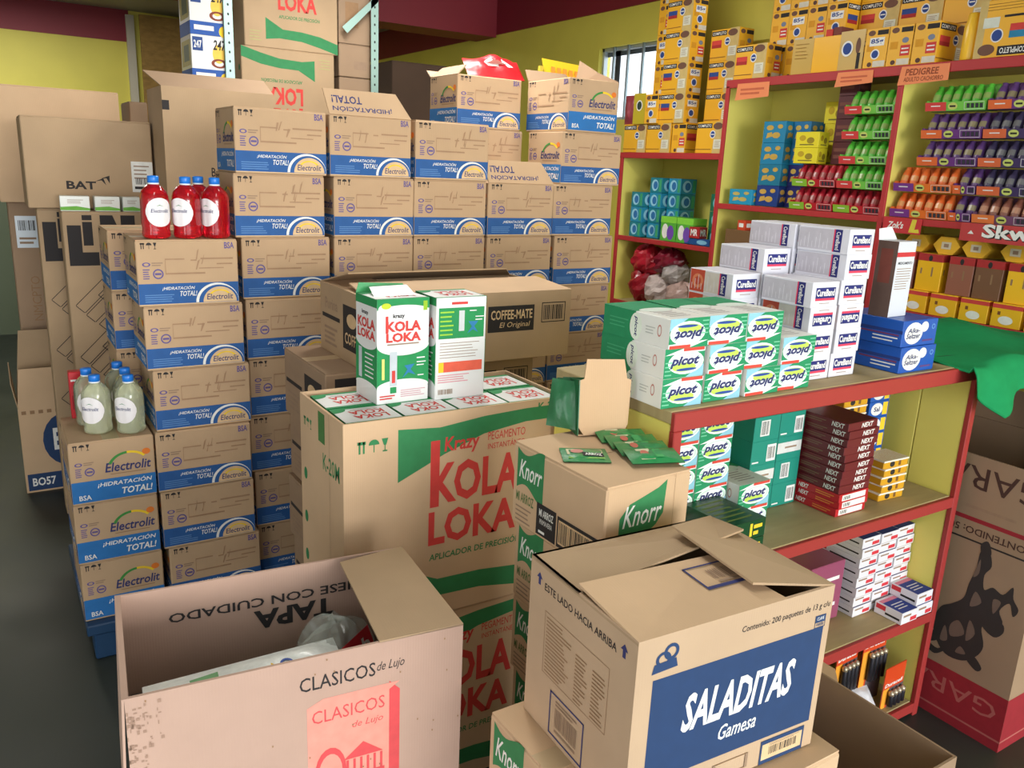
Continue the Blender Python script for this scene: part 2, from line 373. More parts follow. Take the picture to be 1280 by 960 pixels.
for sd in range(5):
    b = MB().box(-EW/2, -ED/2, 0, EW/2, ED/2, EH-.004, ECARD, .003)
    L_ = el_long(sd); b.face(L_, 'F', EW, ED, EH); b.face(L_, 'K', EW, ED, EH); E_ = el_end(); b.face(E_, 'L', EW, ED, EH); b.face(E_, 'R', EW, ED, EH)
    el_body.append(b.mesh('drink_carton_body'))
el_flap = MB().box(-EW/2+.002, 0, EH-.004, EW/2-.002, ED/2-.004, EH-.0005, ECARD).mesh('top_flap')
el_tape = MB().box(-EW/2+.002, -.025, EH-.0005, EW/2-.002, .025, EH, mat((176, 160, 120), 'gloss')).mesh('tape')
NEL = [0]
def drink_carton(x, y, z, label, group, end=False, yawv=0.0, open_=False):
    rz = yawv + (math.pi/2 if end else 0)
    wv, dv = (ED, EW) if end else (EW, ED)
    c = lf(x, y, wv, dv, yawv)
    t = thing('drink_carton', label, 'carton', (c[0], c[1], z), rz, group)
    obj('body', el_body[NEL[0] % 5], t); NEL[0] += 1
    if not open_:
        obj('top_flap', el_flap, t); obj('top_flap', el_flap, t, rz=math.pi); obj('tape', el_tape, t)
    return t
# ---- blue pallet under the wall of drink cartons
pal = thing('pallet', 'dark blue plastic pallet under the wall of drink cartons', 'pallet', (1.28, 3.22, 0))
PB = mat((28, 62, 96), 'gloss', .45)
for x in [-1.13+.27*i for i in range(9)]: obj('deck_slat', MB().box(x, -.36, .10, x+.25, .36, .139, PB, .004), pal)
for x in (-1.11, -.37, .37, .99):
    for y in (-.35, -.06, .24): obj('block', MB().box(x, y, 0, x+.12, y+.11, .10, PB, .006), pal)
Z0 = .14
YFR = 2.885
wall_txt = 'of the drink carton wall'
cols = [  # left X of each carton from the top row down, name of the column
    ([.146, .146, .150], 'low front-left column', True),
    ([.392, .404, .420, .412, .418, .434], 'red bottle column', False),
    ([.730, .722, .742, .746, .752, .748, .756, .760], 'column right of the red bottles', False),
    ([1.063, 1.078, 1.080, 1.082, 1.08, 1.083, 1.082, 1.085], 'column topped by a lettered flap', False),
    ([1.400, 1.400, 1.404, 1.406, 1.41, 1.412, 1.41, 1.412], 'fifth column from left', False),
    ([1.727, 1.733, 1.731, 1.734, 1.732, 1.734, 1.733], 'second column from right', False),
    ([2.10, 2.081, 2.055, 2.066, 2.068, 2.07, 2.072, 2.07, 2.07], 'rightmost column', False)]
EL = {}
for ci, (xs, nm, end) in enumerate(cols):
    n = len(xs)
    for r, x in enumerate(xs):
        z = Z0+EH*(n-1-r)
        e = end or (ci == 6 and r == 0)
        op = (ci == 3 and r == 0) or (ci == 5 and r == 0) or (ci == 6 and r == 0)
        pos = 'top' if r == 0 else ('bottom' if r == n-1 else ORD[r+1]+' from top')
        yy = YFR + (.05 if ci > 1 else 0) + (r % 3)*.006
        EL[(ci, r)] = drink_carton(x, yy, z, 'tan carton with blue band, %s in the %s' % (pos, nm), 'drink cartons in the wall', e, open_=op, yawv=(.012 if (ci == 3 and r == 0) else 0))
for r in range(9):
    z = Z0+EH*(8-r); pos = 'top' if r == 0 else ORD[r+1]+' from top'
    EL[(7, r)] = drink_carton(1.755 if r else 1.74, 3.245, z, 'tan carton with blue band, %s in the rear column below the red bag' % pos, 'drink cartons in the wall', open_=(r == 0))
for r in range(6):
    pos = 'top' if r == 0 else ORD[r+1]+' from top'
    drink_carton(.352, 3.245, Z0+EH*(5-r), 'tan carton with blue band, %s in rear column behind the red bottles' % pos, 'drink cartons in the wall')
# raised flaps on the open ones
def flap_print(wd, ht):
    p = Pr(wd, ht); p.text('¡HIDRATACIÓN', .06, .12, .94, .42, NAVY, .03, 0, 180); p.text('TOTAL!', .06, .5, .50, .84, NAVY, .04, 0, 180); return p
for key in ((3, 0), (5, 0)):
    t = EL[key]; a = (-EW/2, -ED/2, EH-.003); b_ = (EW/2, -ED/2, EH-.003); hh = .085
    m = MB().slab([a, b_, (EW/2-.05, -ED/2+.035, EH+hh), (-EW/2-.012, -ED/2+.035, EH+hh)], .004, ECARD)
    m.plane(flap_print(EW-.06, hh), a, (1, 0, 0), (0, .035, hh+.003), (0, -.93, .37)); obj('lid_flap', m, t)
    m = MB().slab([(-EW/2, ED/2, EH-.003), (EW/2, ED/2, EH-.003), (EW/2, ED/2+.06, EH+.01), (-EW/2, ED/2+.06, EH+.01)], .004, ECARD); obj('lid_flap', m, t)
t = EL[(6, 0)]
obj('lid_flap', MB().slab([(-EW/2+.0, -ED/2, EH-.003), (EW/2, -ED/2, EH-.003), (EW/2+.0, -ED/2-.02, EH+.11), (EW/2-.17, -ED/2+.0, EH+.045)], .004, CARD3), t)
obj('lid_flap', MB().slab([(EW/2, -ED/2, EH-.003), (EW/2, ED/2, EH-.003), (EW/2+.06, ED/2-.02, EH+.05), (EW/2+.06, -ED/2+.02, EH+.05)], .004, CARD3), t)
t = EL[(7, 0)]
obj('lid_flap', MB().slab([(-EW/2, ED/2, EH-.003), (-EW/2, -ED/2, EH-.003), (-EW/2+.05, -ED/2+.02, EH+.04), (-EW/2+.05, ED/2-.02, EH+.04)], .004, CARD3), t)
obj('lid_flap', MB().slab([(EW/2, ED/2, EH-.003), (-EW/2, ED/2, EH-.003), (-EW/2+.02, ED/2+.08, EH+.03), (EW/2-.02, ED/2+.08, EH+.03)], .004, CARD3), t)

# ---- generic cartons
def carton(name, label, size, loc, rz=0.0, prints=None, m=CARD, group=None, closed=True, tape=True, cat='carton', bev=.004):
    wd, dp, ht = size
    t = thing(name, label, cat, loc, rz, group)
    if closed:
        b = MB().box(-wd/2, -dp/2, 0, wd/2, dp/2, ht-.004, m, bev)
    else:
        k = .006; b = MB()
        b.box(-wd/2, -dp/2, 0, wd/2, dp/2, k, m).box(-wd/2, -dp/2, k, wd/2, -dp/2+k, ht, m).box(-wd/2, dp/2-k, k, wd/2, dp/2, ht, m)
        b.box(-wd/2, -dp/2+k, k, -wd/2+k, dp/2-k, ht, m).box(wd/2-k, -dp/2+k, k, wd/2, dp/2-k, ht, m)
    for fc, p in (prints or {}).items(): b.face(p, fc, wd, dp, ht)
    obj('body', b, t)
    if closed:
        f = MB().box(-wd/2+.002, .001, ht-.004, wd/2-.002, dp/2-.003, ht-.0005, m).mesh('top_flap')
        obj('top_flap', f, t); obj('top_flap', f, t, rz=math.pi)
        if tape: obj('tape', MB().box(-wd/2+.002, -.025, ht-.0005, wd/2-.002, .025, ht+.0002, mat((188, 164, 128), 'gloss')), t)
    return t
def flap(t, pts, m=CARD, name='lid_flap', pr=None):
    return obj(name, MB().slab(pts, .004, m), t)

# ================================================================ glue cartons (big, green and red print)
KW, KD, KH = .64, .315, .5625
def kl_front():
    p = Pr(KW, KH)
    p.poly([(.22, .945), (.40, .93), (.60, .955), (.80, .965), (1, .965), (1, .90), (.80, .90), (.60, .87), (.42, .80), (.22, .70)], GREEN)
    p.poly([(.22, .08), (.36, .10), (.60, .09), (.80, .05), (1, .0), (1, .10), (.80, .155), (.60, .18), (.40, .185), (.22, .28)], GREEN)
    p.poly([(.36, .55), (.40, .55), (.40, .87), (.36, .87)], REDI)
    p.text('Krazy', .42, .79, .58, .88, REDI, .04, .1); p.text('PEGAMENTO', .62, .835, .80, .875, REDI, .0); p.text('INSTANTÁNEO', .62, .79, .80, .825, REDI, .0)
    p.text('KOLA', .37, .56, .78, .76, REDI, .07); p.text('LOKA', .355, .36, .77, .53, REDI, .07)
    p.text('APLICADOR DE PRECISIÓN', .36, .285, .80, .325, GREEN, .03, .1); p.text('K-20M', .86, .945, .99, .985, GREEN, .03)
    icons(p, .06, .86, .038, GREEN); p.lines(.05, .05, .18, .16, 4, ink(170, 160, 110), .4)
    return p
def kl_left():
    p = Pr(KD, KH); p.text('K-20M', .55, .72, .92, .80, GREEN, .02); p.rect(.45, .84, .60, .98, ink(70, 120, 60)); icons(p, .1, .86, .03, GREEN)
    for z in (.62, .4, .2): p.ell(.12, z, .04, .03, GREEN)
    p.rect(.70, 0, .704, 1, CARD3); return p
klp = {'F': kl_front(), 'L': kl_left()}
KLX, KLY = .655, 1.745
SHH0 = .272
carton('glue_carton', 'large tan carton with red lettering and green swoosh, lower one on the floor', (KW, KD, KH), (*lf(KLX+.005, KLY+.004, KW, KD), 0), 0, klp, CARD, 'large glue cartons')
t = carton('glue_carton', 'large open tan carton with red lettering and green swoosh, filled with small boxes', (KW, KD, KH), (*lf(KLX, KLY, KW, KD), KH), 0, klp, CARD, 'large glue cartons', closed=False)
obj('inner_tray', MB().box(-KW/2+.007, -KD/2+.007, .006, KW/2-.007, KD/2-.007, .012+SHH0, CARD3), t)
# small boxes
SWH, SDH, SHH = .147, .13, .272
GR2 = ink(30, 140, 78); WH2 = mat((226, 228, 226), 'gloss', .45)
def kls_front():
    p = Pr(SWH, SHH); p.rect(0, .9, 1, 1, GR2); p.rect(0, .16, 1, .56, GR2); p.ell(.5, .56, .5, .10, WH2, 180, 360); p.ell(.5, .16, .5, .07, WH2, 0, 180)
    p.ell(.12, .90, .10, .05, WH2); p.ell(.5, .88, .5, .06, WH2, 0, 180); p.rect(.88, .88, .96, .97, ink(150, 190, 40)); p.ell(.17, .935, .09, .028, ink(190, 205, 50))
    p.text('krazy', .30, .81, .52, .86, BLACK, .06); p.rect(.16, .68, .21, .84, REDI)
    p.text('KOLA', .17, .69, .84, .79, REDI, .08); p.text('LOKA', .17, .59, .84, .68, REDI, .08)
    p.rect(.19, .565, .8, .577, GREY); p.rect(.24, .17, .38, .50, ink(190, 200, 205)); p.rect(.25, .10, .37, .16, GR2); p.rect(.28, .20, .345, .32, REDI)
    p.rect(.09, .24, .14, .44, ink(225, 220, 120)); p.poly([(.52, .36), (.72, .37), (.64, .32), (.74, .26), (.60, .29), (.48, .24), (.58, .32)], ink(40, 120, 170))
    p.multi([(.52, .49, .68, .503), (.52, .465, .62, .477), (.76, .42, .92, .432), (.76, .38, .94, .39), (.76, .35, .90, .36), (.78, .25, .9, .26)], WH2); p.lines(.05, .04, .35, .09, 2, REDI, .5); p.lines(.45, .05, .95, .13, 4, ink(200, 150, 160), .35)
    return p
def kls_back():
    p = Pr(SWH, SHH); p.rect(.05, .60, .96, .90, GR2); p.rect(.30, .93, .62, .955, REDI); p.rect(.45, .67, .56, .87, ink(200, 205, 205)); p.lines(.08, .62, .36, .88, 6, ink(150, 200, 60), .35)
    p.poly([(.64, .76), (.84, .76), (.76, .71), (.84, .65), (.73, .68), (.62, .64), (.71, .71)], ink(40, 120, 170)); p.multi([(.66, .86, .8, .87), (.78, .80, .95, .81), (.78, .77, .92, .78)], WH2)
    p.lines(.08, .40, .9, .57, 6, GREY, .2); p.rect(.06, .27, .94, .37, ink(226, 96, 72)); p.rect(.06, .27, .16, .37, YELI); p.lines(.05, .16, .7, .25, 4, ink(220, 150, 160), .4); p.bars(.06, .05, .36, .10, GREY); return p
def kls_left():
    p = Pr(SDH, SHH); p.rect(0, .14, 1, .58, GR2); p.rect(0, .92, 1, 1, GR2); p.ell(.5, .58, .5, .08, WH2, 180, 360); p.ell(.5, .14, .5, .05, WH2, 0, 180)
    p.text('krazy', .3, .82, .6, .87, BLACK, .06); p.text('KOLA', .1, .70, .92, .80, REDI, .08); p.text('LOKA', .1, .60, .92, .69, REDI, .08); p.rect(.15, .2, .3, .5, ink(190, 200, 205)); p.lines(.45, .22, .9, .48, 6, WH2, .3); return p
def kls_top():
    p = Pr(SWH, SDH); p.rect(0, 0, 1, .07, GR2); p.rect(0, .9, 1, 1, GR2); p.ell(.0, .9, .25, .2, GR2, 270, 360); p.text('KOLA', .24, .50, .84, .74, REDI, .05, 0, 180); p.text('LOKA', .24, .22, .84, .46, REDI, .05, 0, 180); p.rect(.3, .78, .8, .8, GREY); return p
def small_glue(front, back):
    b = MB().box(-SWH/2, -SDH/2, 0, SWH/2, SDH/2, SHH, WH2, .0015); b.face(front, 'F', SWH, SDH, SHH); b.face(back, 'K', SWH, SDH, SHH)
    b.face(kls_left(), 'L', SWH, SDH, SHH); b.face(kls_left(), 'R', SWH, SDH, SHH); b.face(kls_top(), 'T', SWH, SDH, SHH); return b.mesh('glue_box')
sgA = small_glue(kls_front(), kls_back()); sgB = small_glue(kls_back(), kls_front())
for i in range(4):
    for j in range(2):
        x = KLX+.014+.004+i*.153+SWH/2; y = KLY+.016+j*.140+SDH/2
        o = obj('glue_box', sgA, None, (x, y, KH+.012+SHH+.001), random.uniform(-.02, .02))
        tag(o, 'glue box packed in open carton, %s from left in the %s row' % (ORD[i+1], ('front', 'rear')[j]), 'box', 'glue boxes packed in the carton')
zt = KH+.0135+2*SHH
o = tag(obj('glue_box', sgA, None, (.795+SWH/2, 1.882+SDH/2, zt), .03), 'white and green glue box standing upright with torn top, left of the pair', 'box', 'standing glue boxes')
obj('torn_lid', MB().slab([(-.06, -.02, SHH), (.05, -.03, SHH+.003), (.055, .03, SHH+.02), (-.045, .045, SHH+.016)], .001, WH2).slab([(-SWH/2, SDH/2, SHH), (SWH/2, SDH/2, SHH), (SWH/2-.01, SDH/2+.005, SHH+.018), (-SWH/2+.01, SDH/2+.005, SHH+.025)], .001, mat((60, 150, 90), 'gloss')), o)
tag(obj('glue_box', sgB, None, (.955+SWH/2, 1.862+SDH/2, zt), -.02), 'white and green glue box standing upright showing its back with orange stripe', 'box', 'standing glue boxes')

# ================================================================ coffee creamer cartons behind
CW, CD, CH = .74, .40, .225
def cf(w_, h_):
    p = Pr(w_, h_); p.rect(.56, .42, .80, .80, BLACK); p.text('COFFEE-MATE', .575, .60, .79, .74, TANI, .04); p.text('El Original', .62, .46, .78, .56, TANI, 0, .2)
    p.frame(.84, .52, .97, .82, .003, BLACK); p.bars(.85, .56, .96, .78, BLACK); p.rect(.04, .30, .20, .90, BLACK); p.text('COFFEE', .05, .36, .19, .50, TANI, .03); return p
def cfl(w_, h_):
    p = Pr(w_, h_); p.text('Purina', .12, .64, .40, .80, GREY, .02); p.rect(.05, .50, .45, .56, BLACK); p.rect(.52, .18, .92, .80, BLACK); p.ell(.7, .6, .1, .1, TANI); p.text('COFFEE', .56, .26, .88, .42, TANI, .03); p.lines(.1, .1, .4, .4, 4, GREY); return p
for i in range(5):
    carton('creamer_carton', 'dark-printed brown carton, %s from floor in the stack behind the glue carton' % ORD[i+1], (CW, CD, CH-.003), (*lf(.80+.012*(i % 2), 2.25+.006*i, CW, CD), (CH-.003)*i), 0, {'L': cfl(CD, CH), 'F': cf(CW, CH)}, CARD3, 'coffee creamer cartons')
t = carton('creamer_carton', 'open brown carton with black coffee creamer label behind the standing glue boxes', (CW, CD, CH), (*lf(.915, 2.235, CW, CD), 5*(CH-.003)), 0, {'L': cfl(CD, CH), 'F': cf(CW, CH)}, CARD2, 'coffee creamer cartons', closed=False)
flap(t, [(-CW/2, -CD/2, CH), (CW/2, -CD/2, CH), (CW/2-.02, -CD/2+.19, CH+.02), (-CW/2+.02, -CD/2+.19, CH+.02)], CARD)
flap(t, [(CW/2, CD/2, CH), (-CW/2, CD/2, CH), (-CW/2+.02, CD/2-.20, CH+.05), (CW/2-.14, CD/2-.20, CH+.05)], CARD2)
flap(t, [(-CW/2, CD/2, CH), (-CW/2, -CD/2, CH), (-CW/2+.16, -CD/2+.02, CH+.008), (-CW/2+.16, CD/2-.02, CH+.008)], CARD)

# ================================================================ rice seasoning cartons (green logo)
NW, ND, NH = .225, .318, .190
def kn_logo(p, x0, y0, x1, y1):
    n = 10; top = [(x0+(x1-x0)*i/n, y1-.10*(y1-y0)*math.sin(i/n*math.pi*1.6)*1.2+.0) for i in range(n+1)]
    bot = [(x1-(x1-x0)*i/n, y0-.12*(y1-y0)*math.sin((1-i/n)*math.pi*1.6)*-1.2) for i in range(n+1)]
    p.poly(top+bot, GREEN); p.text('Knorr', x0+.08*(x1-x0), y0+.28*(y1-y0), x1-.06*(x1-x0), y0+.74*(y1-y0), WHITE, .02, .3)
def kn_left():
    p = Pr(ND, NH); kn_logo(p, .05, .46, .36, .95); p.text('MI ARROZ', .05, .30, .26, .42, ink(92, 116, 66), .05); p.lines(.05, .04, .24, .26, 4, GREY, .35)
    p.rect(.30, .04, .52, .42, BLACK); p.text('MI ARROZ', .33, .27, .49, .36, WHITE, .04); p.text('PRIMAVERA', .34, .18, .48, .24, WHITE); p.rect(.33, .07, .40, .10, WHITE)
    p.rect(.535, .04, .95, .40, BLACK); p.rect(.55, .08, .93, .36, TANI); p.bars(.56, .10, .92, .34, BLACK, 22); return p
def kn_front():
    p = Pr(NW, NH); p.poly([(.16, .30), (.30, .33), (.46, .36), (.60, .46), (.68, .58), (.70, .95), (.60, .88), (.44, .82), (.27, .76), (.16, .62)], GREEN); p.text('Knorr', .20, .50, .66, .74, WHITE, .02, .3); p.rect(.80, 0, .803, 1, BROWNI); return p
knp = {'L': kn_left(), 'F': kn_front()}
for i in range(6):
    carton('seasoning_carton', 'tan carton with green wavy logo, %s from floor in the stack by the counter' % ORD[i+1], (NW, ND, NH), (*lf(.954-.004*(i % 2)+.006*(5-i), 1.128, NW, ND, .03), NH*i), .03 if i == 5 else 0.0, knp, CARD, 'seasoning cartons by the counter', tape=(i < 5))
for i in range(4):
    carton('seasoning_carton', 'tan carton with green wavy logo, %s from floor in the stack under the cracker carton' % ORD[i+1], (.31, ND, NH), (*lf(.690, .778+.004*(i % 2), .31, ND), NH*i), 0, {'L': kn_left()}, CARD, 'seasoning cartons under the cracker carton')
carton('plain_carton', 'plain tan carton under the right end of the cracker carton', (.175, .36, .757), (*lf(1.004, .715, .175, .36), 0), 0, {}, CARD)

# ================================================================ cracker carton
GW, GD, GH = .41, .306, .31
SB = ink(28, 58, 100)
def sal_front():
    p = Pr(GW, GH); p.rect(.08, .17, .965, .765, SB)
    p.text('SALADITAS', .24, .40, .83, .62, WHITE, .06, .25); p.text('Gamesa', .44, .27, .64, .36, WHITE, .02, .3)
    p.text('Contenido: 200 paquetes de 13 g c/u', .50, .87, .985, .915, BLACK, .01, .1)
    p.ell(.12, .87, .035, .04, SB, inner=.6); p.ell(.155, .90, .035, .045, SB, inner=.6); p.poly([(.07, .80), (.19, .81), (.18, .86), (.08, .85)], SB)
    p.rect(.91, .80, .97, .84, SB); p.frame(.91, .765, .97, .80, .001, SB); p.text('CLAVE', .92, .81, .96, .83, WHITE); p.text('0808', .92, .775, .96, .793, SB)
    p.rect(.69, .0, .94, .15, SB); p.rect(.70, .025, .93, .125, TANI); p.bars(.74, .05, .90, .10, BLACK, 18); p.lines(.74, .105, .92, .122, 2, GREY)
    p.frame(.43, .03, .62, .12, .0015, BROWNI); p.rect(.43, .03, .445, .12, GREY); p.rect(.605, .03, .62, .12, GREY); p.text('Paquete', .47, .0, .58, .025, BLACK); p.text('LOTE PROVENIENTE:', .1, .12, .3, .14, GREY); return p
def sal_left():
    p = Pr(GD, GH)
    for x in (.10, .90): p.multi([(x-.012, .86, x+.012, .90)], NAVY); p.poly([(x-.03, .90), (x+.03, .90), (x, .935)], NAVY)
    p.text('ESTE LADO HACIA ARRIBA', .16, .855, .84, .90, BLACK, .02); p.frame(.18, .36, .80, .74, .001, BROWNI); p.lines(.2, .37, .46, .72, 16, BROWNI, .35, 2, .4); p.lines(.5, .37, .62, .66, 13, BROWNI, .35, 3, .5); p.lines(.66, .37, .78, .66, 13, BROWNI, .35, 4, .5)
    p.frame(.28, .03, .62, .30, .003, NAVY); p.bars(.34, .1, .56, .22, GREY, 18); p.lines(.34, .23, .56, .27, 2, GREY); p.lines(.34, .06, .56, .09, 1, GREY); return p
sy = -.055
t = carton('cracker_carton', 'tan carton with large dark blue panel and white lettering, flaps loosely closed', (GW, GD, GH), (*lf(.733, .775, GW, GD, sy), 4*NH), sy, {'F': sal_front(), 'L': sal_left()}, mat((190, 162, 131), 'card'), closed=False)
hw, hd = GW/2, GD/2
m = MB().slab([(-hw, -hd, GH), (hw-.11, -hd, GH), (hw-.13, -hd+.165, GH+.006), (-hw+.004, -hd+.165, GH+.012)], .005, CARD)
p = Pr(.12, .07); p.frame(0, 0, 1, 1, .004, NAVY); p.rect(0, 0, 1, .12, NAVY); p.bars(.3, .35, .85, .75, GREY, 14); p.lines(.3, .15, .85, .3, 1, GREY)
m.plane(p, (-.01, -hd+.07, GH+.0042), (1, 0, 0), (0, 1, .04)); obj('lid_flap', m, t)
flap(t, [(hw, hd, GH), (-hw, hd, GH), (-hw, hd-.15, GH+.0), (hw-.02, hd-.11, GH+.022)], CARD2)
flap(t, [(hw, -hd+.0, GH+.001), (hw, hd, GH+.001), (hw-.15, hd-.06, GH+.032), (hw-.15, -hd+.04, GH+.018)], CARD2)
flap(t, [(-hw, hd, GH-.003), (-hw, -hd, GH-.003), (-hw+.12, -hd+.01, GH-.006), (-hw+.12, hd-.01, GH-.006)], CARD2)

# ================================================================ open carton in the left foreground
TW, TD, THT = .585, .354, .88
def tp_front():
    p = Pr(TW, THT); RP = ink(232, 150, 132); RD = ink(214, 76, 78)
    p.text('CLASICOS', .47, .925, .705, .957, BLACK, .01); p.text('de Lujo', .71, .928, .80, .955, BLACK, .0, .35)
    n0 = len(p.it)
    p.rect(.55, .40, .81, .885, RP); p.poly([(.81, .40), (.845, .40), (.845, .88), (.81, .905)], RD); p.poly([(.55, .885), (.81, .885), (.845, .90), (.60, .90)], RP)
    p.text('CLASICOS', .565, .845, .795, .875, RD, .0); p.text('de Lujo', .69, .81, .79, .83, RD, 0, .3)
    p.poly([(.66, .74), (.79, .74), (.725, .775)], RD); p.multi([(.67+.022*i, .70, .678+.022*i, .738) for i in range(6)]+[(.655, .69, .795, .70)], RD)
    p.ell(.62, .72, .05, .06, RD, inner=.75); p.lines(.57, .43, .79, .58, 6, ink(220, 110, 104), .4)
    for k in range(n0, len(p.it)): p.it[k] = ([(x-.06*TW, y) for x, y in p.it[k][0]],)+p.it[k][1:]
    r = random.Random(5)
    p.multi([(x, y, x+.002+.008*r.random(), y+.002+.008*r.random()) for x, y in [(.085*r.random()**1.6, .45+.53*r.random()) for _ in range(260)]], ink(158, 128, 108))
    p.multi([(x, y, x+.004, y+.004) for x, y in [(r.random(), .5+.5*r.random()) for _ in range(40)]], BROWNI); return p
ty = -.094
t = carton('open_carton', 'large open pinkish carton with red box picture in the left foreground', (TW, TD, THT), (*lf(.108, 1.266, TW, TD, ty), 0), ty, {'F': tp_front()}, CARDP, closed=False)
hw, hd = TW/2, TD/2
m = MB(); p = Pr(.50, .16)
p.text('MANEJESE CON CUIDADO', .03, .60, 1.0, .77, BLACK, .03, 0, 180); p.text('TAPA', .36, .27, .70, .54, BLACK, .08, 0, 180)
m.plane(p, (-hw+.075, hd-.0075, THT-.175), (1, 0, 0), (0, 0, 1), (0, -1, 0)); obj('lettering', m, t)
flap(t, [(hw, -hd, THT+.001), (hw, hd, THT+.001), (hw-.15, hd-.03, THT+.004), (hw-.165, -hd, THT+.003)], CARD2)
flap(t, [(-hw, hd, THT), (-hw, -hd, THT), (-hw-.012, -hd+.0, THT-.28), (-hw-.012, hd-.04, THT-.28)], CARDP)
# plastic bags inside
def tilt_bag(name, label, w_, h_, t_, m_, loc, rot, deco=None, seed=1, cat='bag', group=None):
    e = thing(name, label, cat, loc, 0, group); e.rotation_euler = rot
    obj('pouch', MB().pillow(w_, h_, t_, m_, 12, seed=seed), e)
    if deco:
        d = MB()
        for V, F, mm, z in deco.it: d.add([(a-deco.w/2, b-deco.h/2, t_*.15+t_*.5*max(0, 1-abs((a-deco.w/2)/(w_/2))**3)*max(0, 1-abs((b-deco.h/2)/(h_/2*.92))**3)*1.02+.0016+z) for a, b in V], F, mm)
        obj('print', d, e)
    return e
BAGW = mat((225, 232, 226), 'foil')
d = Pr(.2, .1); d.rect(.0, .1, .25, .9, ink(120, 170, 120)); d.ell(.62, .5, .14, .3, ink(230, 190, 60), inner=.8); d.ell(.62, .5, .08, .18, ink(190, 70, 60)); d.rect(.3, .5, .46, .62, ink(80, 90, 85)); d.ell(.86, .55, .07, .2, ink(60, 90, 170), inner=.7)
tilt_bag('plastic_bag', 'white plastic bag with green end lying in the open foreground carton',   .36, .17, .06, BAGW, (.33, 1.375, .748), (.10, -.05, -.09), d, 2)
d = Pr(.075, .05); d.text('Sab', .08, .2, .92, .85, WHITE, .05)
e = thing('clear_bag', 'crumpled clear plastic bag with red lettered tag in the open foreground carton', 'bag', (.525, 1.47, .70), .35)
obj('film', MB().lump(.085, .065, .085, mat((206, 214, 204), 'film', .2), 9, .45), e)
m = MB(); m.slab([(-.03, -.084, .02), (.05, -.078, .04), (.045, -.058, .09), (-.035, -.064, .07)], .001, ink(196, 40, 50)); m.plane(d, (-.03, -.0852, .024), (1, .07, .25), (-.06, .25, 1)); obj('tag', m, e)
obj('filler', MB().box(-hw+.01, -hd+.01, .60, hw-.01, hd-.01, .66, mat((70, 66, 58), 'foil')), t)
tilt_bag('plastic_bag', 'dull green plastic bag deeper in the open foreground carton', .24, .16, .06, mat((90, 130, 100), 'foil'), (.50, 1.42, .675), (0, .03, -.09), None, 5)

# open dark carton at the right bottom corner
t = carton('open_carton', 'empty dark brown open carton between the cracker carton and the counter', (.52, .40, .42), (*lf(1.30, .815, .52, .40), 0), 0, {}, CARD3, closed=False)
flap(t, [(.26, .2, .42), (.26, -.2, .42), (.29, -.19, .30), (.29, .18, .30)], CARD3)
flap(t, [(.26, .2, .415), (-.26, .2, .415), (-.24, .232, .30), (.24, .232, .30)], CARD3)
flap(t, [(.26, .13, .416), (.26, .2, .416), (.30, .21, .42), (.30, .17, .42)], CARD)

# ================================================================ cartons at the left rear
def bat_p():
    p = Pr(.515, .388); p.text('BAT', .30, .22, .53, .31, BLACK, .06); p.poly([(.52, .31), (.59, .35), (.61, .27), (.575, .325)], BLACK); p.poly([(.57, .345), (.64, .38), (.64, .29), (.615, .35)], BLACK)
    p.rect(.82, .20, .995, .55, WHITE); p.lines(.84, .34, .97, .52, 4, GREY, .3); p.bars(.85, .29, .97, .36, BLACK, 12); p.lines(.84, .22, .96, .28, 1, BLACK); return p
BATY = 4.20
carton('tobacco_carton', 'large tan carton with black three-letter logo and white label', (.515, .36, .388), (*lf(.156, BATY, .515, .36), 1.464), 0, {'F': bat_p()}, CARD2)
def lin_p():
    p = Pr(.32, 1.46); y = .79
    p.poly([(.05, .84), (.05, .96), (.22, .96), (.22, .88), (.42, .88), (.42, .84)], BLACK); p.rect(.24, .90, .36, .97, BLACK); p.rect(.24, .975, .36, .99, BLACK)
    p.poly([(.46, .84), (.46, .99), (.62, .99), (.72, .93), (.72, .99), (.9, .99), (.9, .84), (.76, .84), (.62, .90), (.62, .84)], BLACK)
    def bar(x, yy, L, sgn):
        a = .0; q = .22
        pts = [(x, yy), (x+L, yy+sgn*L*q), (x+L+.10, yy+sgn*L*q-sgn*.10*q*1.0), (x+.10, yy-sgn*.10*q)]
        for i in range(4):
            (x0, y0), (x1, y1) = pts[i], pts[(i+1) % 4]
            dx, dy = (x1-x0)*.32, (y1-y0)*1.46; n = math.hypot(dx, dy); ox, oy = -dy/n*.003/.32, dx/n*.003/1.46
            p.poly([(x0, y0), (x1, y1), (x1+ox, y1+oy), (x0+ox, y0+oy)], BLACK)
    for base in (.72, .56, .40):
        bar(.08, base, .40, 1); bar(.20, base-.03, .40, 1); bar(.34, base-.06, .40, -1); bar(.36, base+.03, .5, -1)
        bar(.5, base+.07, .3, -1)
    return p
LP = lin_p()
carton('tall_carton', 'tall tan carton with bold black letters and herringbone lines, nearer one', (.32, .13, 1.46), (*lf(.270, 4.06, .32, .13), 0), 0, {'F': LP}, CARD2, 'tall lettered cartons')
carton('tall_carton', 'tall tan carton with bold black letters and herringbone lines, farther one', (.32, .13, 1.46), (*lf(.188, 4.25, .32, .13), 0), 0, {'F': LP}, CARD2, 'tall lettered cartons')
p = Pr(.30, 1.455); p.rect(.08, .84, .42, .95, mat((200, 212, 220), 'gloss')); p.bars(.12, .90, .38, .935, BLACK, 12); p.lines(.12, .85, .38, .88, 2, GREY); p.text('NMCPTO', .22, .58, .36, .74, BROWNI, 0, 0, 90); p.rect(.18, .54, .42, .56, GREY)
carton('tall_carton', 'tall brown carton with pale blue label behind the open blue-printed carton', (.30, .22, 1.455), (*lf(.092, 4.90, .30, .22), 0), 0, {'F': p}, CARD3)
